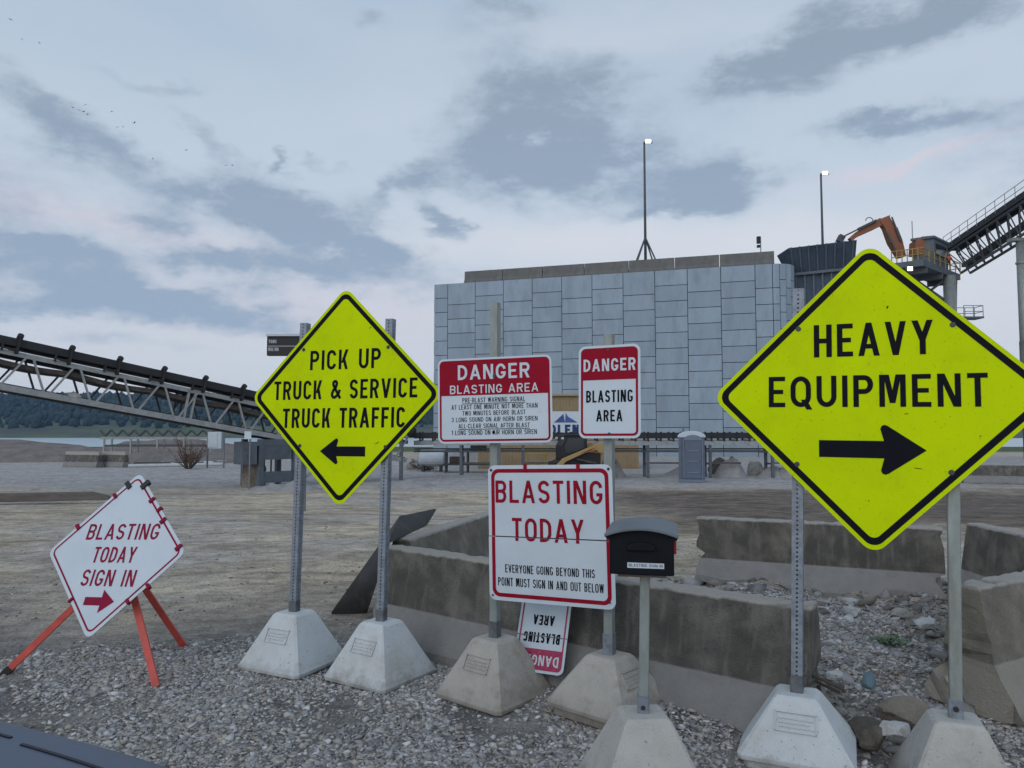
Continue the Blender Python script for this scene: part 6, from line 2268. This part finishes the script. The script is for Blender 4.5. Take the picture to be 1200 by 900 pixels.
# ------------------------------------------------------------------ tan shed with logo board, loader
def shed():
    Y = 46
    x0, x1 = (560 - 600) / F_PX * Y, (748 - 600) / F_PX * Y
    zt = at(660, 464, Y).z; g = gz(1, Y)
    root = thing('metal_shed', ((x0 + x1) / 2, Y + 2, g), 'tan corrugated metal shed behind the loader', 'shed')
    m = MB(); n = 110
    pts = []
    for k in range(n * 4 + 1):
        x = x0 + (x1 - x0) * k / (n * 4); d = (0, .045, .045, 0)[k % 4]
        pts += [Vector((x, Y - d, g - .1)), Vector((x, Y - d, zt))]
    m.faces(pts, [(2 * k, 2 * k + 2, 2 * k + 3, 2 * k + 1) for k in range(n * 4)])
    m.build('front_wall', MAT['tan_metal'], root)
    b = MB(); b.box(((x0 + x1) / 2, Y + 2.03, (g + zt) / 2 - .1), (x1 - x0 - .02, 4.0, zt - g - .1)); b.build('body', MAT['tan_metal'], root)
    b = MB(); b.box(((x0 + x1) / 2, Y + 2, zt + .06), (x1 - x0 + .3, 4.5, .12)); b.build('roof', MAT['tan_metal'], root)
    # white company board: navy mountain above navy letters
    P, Q = at(634, 482, Y - .2), at(681, 512, Y - .2)
    c = (P + Q) / 2
    fr = frame((c.x, Y - .16, c.z), (1, 0, 0), (0, 0, 1), (0, -1, 0))
    w, h = Q.x - P.x, P.z - Q.z
    s = thing('logo_board', (c.x, Y - .16, Q.z), 'white company board with navy mountain and OLEN letters on the tan shed', 'sign')
    MB().box((c.x, Y - .13, c.z), (w, .06, h)).build('panel', MAT['white'], s)
    t = MB(); put_text(t, fr, "OLEN", -w * .30, -h * .42, w * .75, h * .40, h * .10, .012); t.build('lettering', MAT['navy'], s, fix=False)
    k = MB(); cx = w * .12
    flat(k, fr, [(cx - w * .30, h * .06), (cx - w * .06, h * .40), (cx - w * .02, h * .06)], .010); flat(k, fr, [(cx - w * .02, h * .06), (cx, h * .44), (cx + w * .05, h * .30), (cx + w * .30, h * .06)], .012)
    k.build('mountain_logo', MAT['blue_print'], s, fix=False)


shed()


def loader():
    Y = 34.2
    c = at(668, 552, Y)
    g = gz(c.x, Y)
    root = thing('skid_steer_loader', (c.x, Y, g), 'yellow compact loader with dark cab in front of the tan shed', 'loader')
    R = yawm(12)
    ctr = Vector((c.x + .05, Y + .6, g))
    L = lambda x, y, z: ctr + R @ Vector((x, y, z))
    frm = lambda y: frame(L(0, y, 0), R @ Vector((1, 0, 0)), (0, 0, 1), R @ Vector((0, -1, 0)))
    def pr(name, pts, y, th, mat, par_=root, bev=.02):
        m = MB(); m.prism(pts, frm(y), -th / 2, th / 2); return m.build(name, MAT[mat], par_, bevel=bev)
    pr('chassis', [(-1.0, .35), (1.15, .35), (1.3, .6), (1.3, 1.25), (.7, 1.3), (-.9, .85)], 0, 1.1, 'loader_black')
    for y in (-.75, .75):
        t = [(-1.15, .25), (-1.0, .02), (1.0, .02), (1.25, .3), (1.1, .62), (.6, .75), (-.8, .62), (-1.1, .5)]
        tr = pr('track', t, y, .38, 'loader_black')
        for x in (-.8, -.3, .2, .7): 
            m = MB(); a = L(x, y - .2 * (1 if y < 0 else -1), .27); b_ = L(x, y - .23 * (1 if y < 0 else -1), .27); m.tube(a, b_, .16, 12); m.build('roller', MAT['rust_pan'], tr)
        arm = pr('lift_arm', [(1.35, 1.30), (1.42, 1.68), (1.20, 1.75), (-.55, 1.05), (-1.25, .38), (-1.15, .24), (-.42, .90), (.45, 1.28), (1.0, 1.42), (1.15, 1.28)], y, .14, 'loader')
        m = MB(); fr2 = frm(y - (.075 if y < 0 else -.075)); 
        m.prism([(.25, 1.26), (.75, 1.46), (.95, 1.50), (.70, 1.38)], fr2, 0, .004); m.build('decal', MAT['red_print'], arm)
        m = MB(); m.tube(L(1.0, y, .8), L(.1, y, 1.0), .05, 8); m.build('hydraulic_cylinder', MAT['rust_pan'], root)
    pr('rear_hood', [(.75, .7), (1.38, .7), (1.40, 1.5), (.75, 1.55)], 0, 1.0, 'loader')
    cab = pr('cab', [(-.55, .95), (.70, 1.2), (.66, 2.05), (-.30, 2.05), (-.55, 1.6)], 0, 1.0, 'loader_black')
    for y in (-.51, .51): pr('window', [(-.38, 1.25), (.5, 1.42), (.5, 1.95), (-.24, 1.95), (-.4, 1.6)], y, .02, 'cab_glass', cab, 0)
    pr('cab_roof', [(-.42, 2.053), (.72, 2.053), (.70, 2.12), (-.36, 2.12)], 0, 1.1, 'loader_black')
    pr('bucket', [(-1.2, .12), (-1.95, .03), (-1.98, .1), (-1.5, .32), (-1.35, .72), (-1.2, .7)], 0, 1.8, 'rust_pan')
    for y in (-.5, .5): MB().box(L(-.5, y, 1.95), (.1, .08, .1), R).build('headlight', MAT['cabinet'], root)


loader()


def yard_clutter():
    Y = 41.5
    def on(px, Y=Y): return on_ground(px, Y)
    p = on(548); r = thing('steel_rack', p, 'rusty dark steel rack standing behind the low conveyor left of the tan shed', 'rack')
    L = lambda x, y, z: p + Vector((x, y, z))
    for x in (-1.2, 0, 1.3):
        for y in (0, .9): MB().box(L(x, y, .6), (.09, .09, 1.2)).build('post', MAT['steel_dark'], r)
    for z in (.45, 1.15): MB().box(L(.05, .45, z), (2.8, 1.05, .07)).build('shelf', MAT['steel_dark'], r)
    MB().box(L(-.6, .4, .68), (.8, .6, .38)).build('bin', MAT['rust_pan'], r); MB().box(L(.6, .45, 1.36), (.9, .5, .34)).build('bin', MAT['loader_black'], r)
    p = on(507, 43); r = thing('white_tank', p, 'small pale tank on a skid behind the right post of the pick up truck sign', 'tank')
    MB().tube(p + Vector((-.7, 0, .75)), p + Vector((.7, 0, .75)), .48, 18).build('shell', MAT['cabinet'], r, bevel=.05)
    for x in (-.5, .5): MB().box(p + Vector((x, 0, .15)), (.12, .9, .4)).build('skid', MAT['steel_dark'], r)
    p = on(628, 42); r = thing('yellow_barrier', p, 'short yellow steel guard frame left of the loader', 'guard')
    for x in (-.5, .5): MB().tube(p + Vector((x, 0, -.1)), p + Vector((x, 0, 1.25)), .06, 8).build('post', MAT['yellow'], r)
    MB().box(p + Vector((0, 0, 1.15)), (1.5, .1, .3)).build('rail', MAT['yellow'], r)
    for i, (px, Y_, s_, lab) in enumerate([(700, 39.3, .35, 'dusty rock lump under the conveyor right of the loader'), (884, 39, .42, 'grey rock lump under the conveyor right of the toilet'), (842, 40, .5, 'dark pointed rock just right of the portable toilet'), (480, 45, .4, 'grey lump beside the rusty bush')]):
        q = on(px, Y_); boulder_early(q + Vector((0, 0, s_ * .5)), s_, MAT['debris'] if i != 2 else MAT['rock_dark'], lab, 60 + i)


def boulder_early(c, size, mat, label, seed):
    bm = bmesh.new(); bmesh.ops.create_icosphere(bm, subdivisions=3, radius=1)
    for v in bm.verts:
        v.co *= 1 + .35 * noise.noise(v.co * 1.6 + Vector((seed, 0, 0))) + .12 * noise.noise(v.co * 5)
        v.co = v.co * size
        v.co.z *= 1.15
    me = bpy.data.meshes.new('rock'); bm.to_mesh(me); bm.free(); me.materials.append(mat)
    o = bpy.data.objects.new('rock', me); COL.objects.link(o); o.location = c
    tag(o, label, 'rock')


yard_clutter()


# ------------------------------------------------------------------ message display behind the left sign
def message_board():
    Y = 20
    A, B = at(314, 395, Y), at(372, 417, Y)
    c = (A + B) / 2
    g = gz(c.x, Y)
    root = thing('message_board', (c.x + .35, Y, g), 'black scale display board behind the yellow pick up truck sign', 'display board')
    w, h = B.x - A.x, A.z - B.z
    b = MB().box((c.x, Y, c.z), (w, .16, h)).build('case', MAT['loader_black'], root, bevel=.01)
    MB().box((c.x, Y - .02, A.z + .04), (w + .03, .24, .06)).build('hood', MAT['cabinet'], root)
    fr = frame((c.x, Y - .082, c.z), (1, 0, 0), (0, 0, 1), (0, -1, 0))
    t = MB()
    put_text(t, fr, "TONS", -w / 2 + .05, .08, .21, .09, .016, .004); t.build('lettering', MAT['led_text'], b, fix=False); t = MB(); put_text(t, fr, "TOTAL TONS", -w / 2 + .04, -.13, .28, .09, .014, .004)
    t.build('lettering', MAT['led_text'], b, fix=False)
    d = MB(); flat(d, fr, [(-w / 2 + .03, -.008), (w / 2 - .03, -.008), (w / 2 - .03, .008), (-w / 2 + .03, .008)], .003); d.build('divider', MAT['led_text'], b, fix=False)
    m = MB()
    for k in range(5): flat(m, fr, [(.28 + k * .09, .09), (.34 + k * .09, .09), (.34 + k * .09, .16), (.28 + k * .09, .16)], .005)
    m.build('digits', MAT['led'], b, fix=False)
    MB().box((c.x + .35, Y + .02, (g + B.z) / 2), (.10, .10, B.z - g)).build('post', MAT['galv_dark'], root)


message_board()


# ------------------------------------------------------------------ pickup truck the photographer stands beside
def truck():
    zt = 1.17
    e0, e1 = gp(0, 849, zt), gp(200, 900, zt)
    ed = (e1 - e0).normalized(); ed.z = 0; ed.normalize()
    fwd = Vector((-ed.y, ed.x, 0))
    if fwd.y < 0: fwd = -fwd
    corner = e1 + ed * .22
    W = 1.9
    nose = corner - ed * (W / 2)                            # middle of the front edge of the hood
    o = Vector((nose.x, nose.y, 0))
    g = gz(o.x, o.y)
    R = Matrix(((ed.x, fwd.x, 0), (ed.y, fwd.y, 0), (0, 0, 1)))
    L = lambda x, y, z: o + R @ Vector((x, y, z))
    root = thing('pickup_truck', Vector((o.x, o.y, g)) - fwd * 2, 'dark blue-grey pickup truck hood at the lower left corner', 'truck')
    # hood: gently crowned plate
    m = MB(); nx, ny = 24, 16
    ys = [0, -.01, -.03, -.07, -.12, -.20, -.3, -.42, -.55, -.7, -.85, -1.0, -1.1, -1.2, -1.26, -1.3]
    def hz(u, y): return zt + .018 + .05 * (1 - u * u) * min(1, -y / .6) - .012 * max(0, 1 + y / .03) ** 2 + .08 * (-y / 1.3) * .9 - .04 * abs(u) ** 6
    pts = [L(W / 2 * u, y + .0 - .10 * u * u * 0, hz(u, y)) for y in ys for u in np.linspace(-1, 1, nx)]
    nn = len(pts)
    low = [p - Vector((0, 0, .05)) for p in pts]
    fcs = [(j * nx + i, j * nx + i + 1, (j + 1) * nx + i + 1, (j + 1) * nx + i) for j in range(ny - 1) for i in range(nx - 1)]
    fcs += [tuple(nn + q for q in f[::-1]) for f in fcs]
    for i in range(nx - 1): fcs += [(i, nn + i, nn + i + 1, i + 1)]
    m.faces(pts + low, fcs)
    hood = m.build('hood', MAT['truck'], root, smooth=True)
    # dark seam lines near the front edge of the hood
    sm = MB()
    for u0, u1, y in ((-.9, .38, -.085), (.44, .9, -.10)):
        us = np.linspace(u0, u1, 14)
        for a, b in zip(us[:-1], us[1:]):
            sm.beam(L(W / 2 * a, y, hz(a, y) + .0015), L(W / 2 * b, y, hz(b, y) + .0015), .007, .003)
    sm.build('seam', MAT['truck_black'], hood)
    bx = lambda name, x, y, z, sx, sy, sz_, mat, par_=root, bev=.04: MB().box(L(x, y, z), (sx, sy, sz_), R).build(name, MAT[mat], par_, bevel=bev)
    bx('grille', 0, -.06, .88, 1.2, .1, .36, 'truck_black'); bx('bumper', 0, -.0, .52, 1.85, .22, .22, 'chrome')
    bx('front_panel', 0, -.16, .82, 1.84, .2, .54, 'truck')
    for s in (-1, 1):
        bx('headlight', s * .76, -.05, .90, .28, .10, .24, 'cabinet')
        bx('fender', s * .90, -.75, 1.00, .12, 1.15, .2, 'truck')
        for y in (-.95, -4.35):
            c = L(s * .82, y, g + .40)
            wm = MB(); wm.tube(c - ed * .13, c + ed * .13, .40, 28); wl = wm.build('wheel', MAT['rubber'], root, smooth=False, bevel=.03)
            MB().tube(c + ed * s * .11, c + ed * s * .142, .24, 20).build('rim', MAT['alu'], wl)
    fr = Matrix(((fwd.x, 0, ed.x, o.x), (fwd.y, 0, ed.y, o.y), (0, 1, 0, 0), (0, 0, 0, 1)))
    m = MB(); m.prism([(-1.42, .5), (-5.9, .5), (-5.9, 1.2), (-3.9, 1.22), (-1.38, 1.2)], fr, -.92, .92); m.build('body', MAT['truck'], root, bevel=.04)
    m = MB(); m.prism([(-1.35, 1.21), (-2.05, 1.85), (-3.6, 1.88), (-3.85, 1.23)], fr, -.86, .86); cab = m.build('cab', MAT['truck'], root, bevel=.05)
    m = MB(); m.prism([(-1.38, 1.24), (-2.04, 1.83), (-2.06, 1.83), (-1.42, 1.24)], Matrix.Translation(fwd * .02 + Vector((0, 0, .015))) @ fr, -.76, .76); m.build('windscreen', MAT['cab_glass'], cab)
    for s in (-1, 1):
        m = MB(); m.prism([(-1.75, 1.3), (-2.15, 1.76), (-3.5, 1.78), (-3.65, 1.3)], Matrix.Translation(ed * s * .862) @ fr, -.012, .012); m.build('side_window', MAT['cab_glass'], cab)


truck()


# ------------------------------------------------------------------ birds
def birds():
    proto = None
    spots = [(52, 92), (92, 101), (25, 46), (170, 252), (185, 258), (196, 262), (205, 268), (262, 262), (275, 298), (288, 297), (315, 288), (200, 246), (436, 352), (530, 388), (545, 388), (358, 372)]
    for i, (x, y) in enumerate(spots):
        p = at(x / 2, y / 2, random.uniform(150, 230))
        if proto is None:
            m = MB(); c = p
            m.ball(c, .07, 8, (1, 2.4, .9))
            for s in (-1, 1):
                m.faces([c + Vector((s * .03, .12, .03)), c + Vector((s * .03, -.14, .03)), c + Vector((s * .28, -.02, .14)), c + Vector((s * .28, .12, .14)), c + Vector((s * .52, .10, .05))],
                        [(0, 1, 2, 3), (3, 2, 4)])
                m.faces([q - Vector((0, 0, .02)) for q in [c + Vector((s * .03, .12, .03)), c + Vector((s * .03, -.14, .03)), c + Vector((s * .28, -.02, .14)), c + Vector((s * .28, .12, .14)), c + Vector((s * .52, .10, .05))]],
                        [(3, 2, 1, 0), (4, 2, 3)])
            o = m.build('bird', MAT['bird'], org=p, fix=False); proto = o
        else:
            o = proto.copy(); COL.objects.link(o); o.location = p
        o.rotation_euler = (0, random.uniform(-.4, .4), random.uniform(0, 6.28))
        tag(o, 'tiny dark bird flying among the clouds at the upper left', 'bird', 'birds in the sky')


birds()
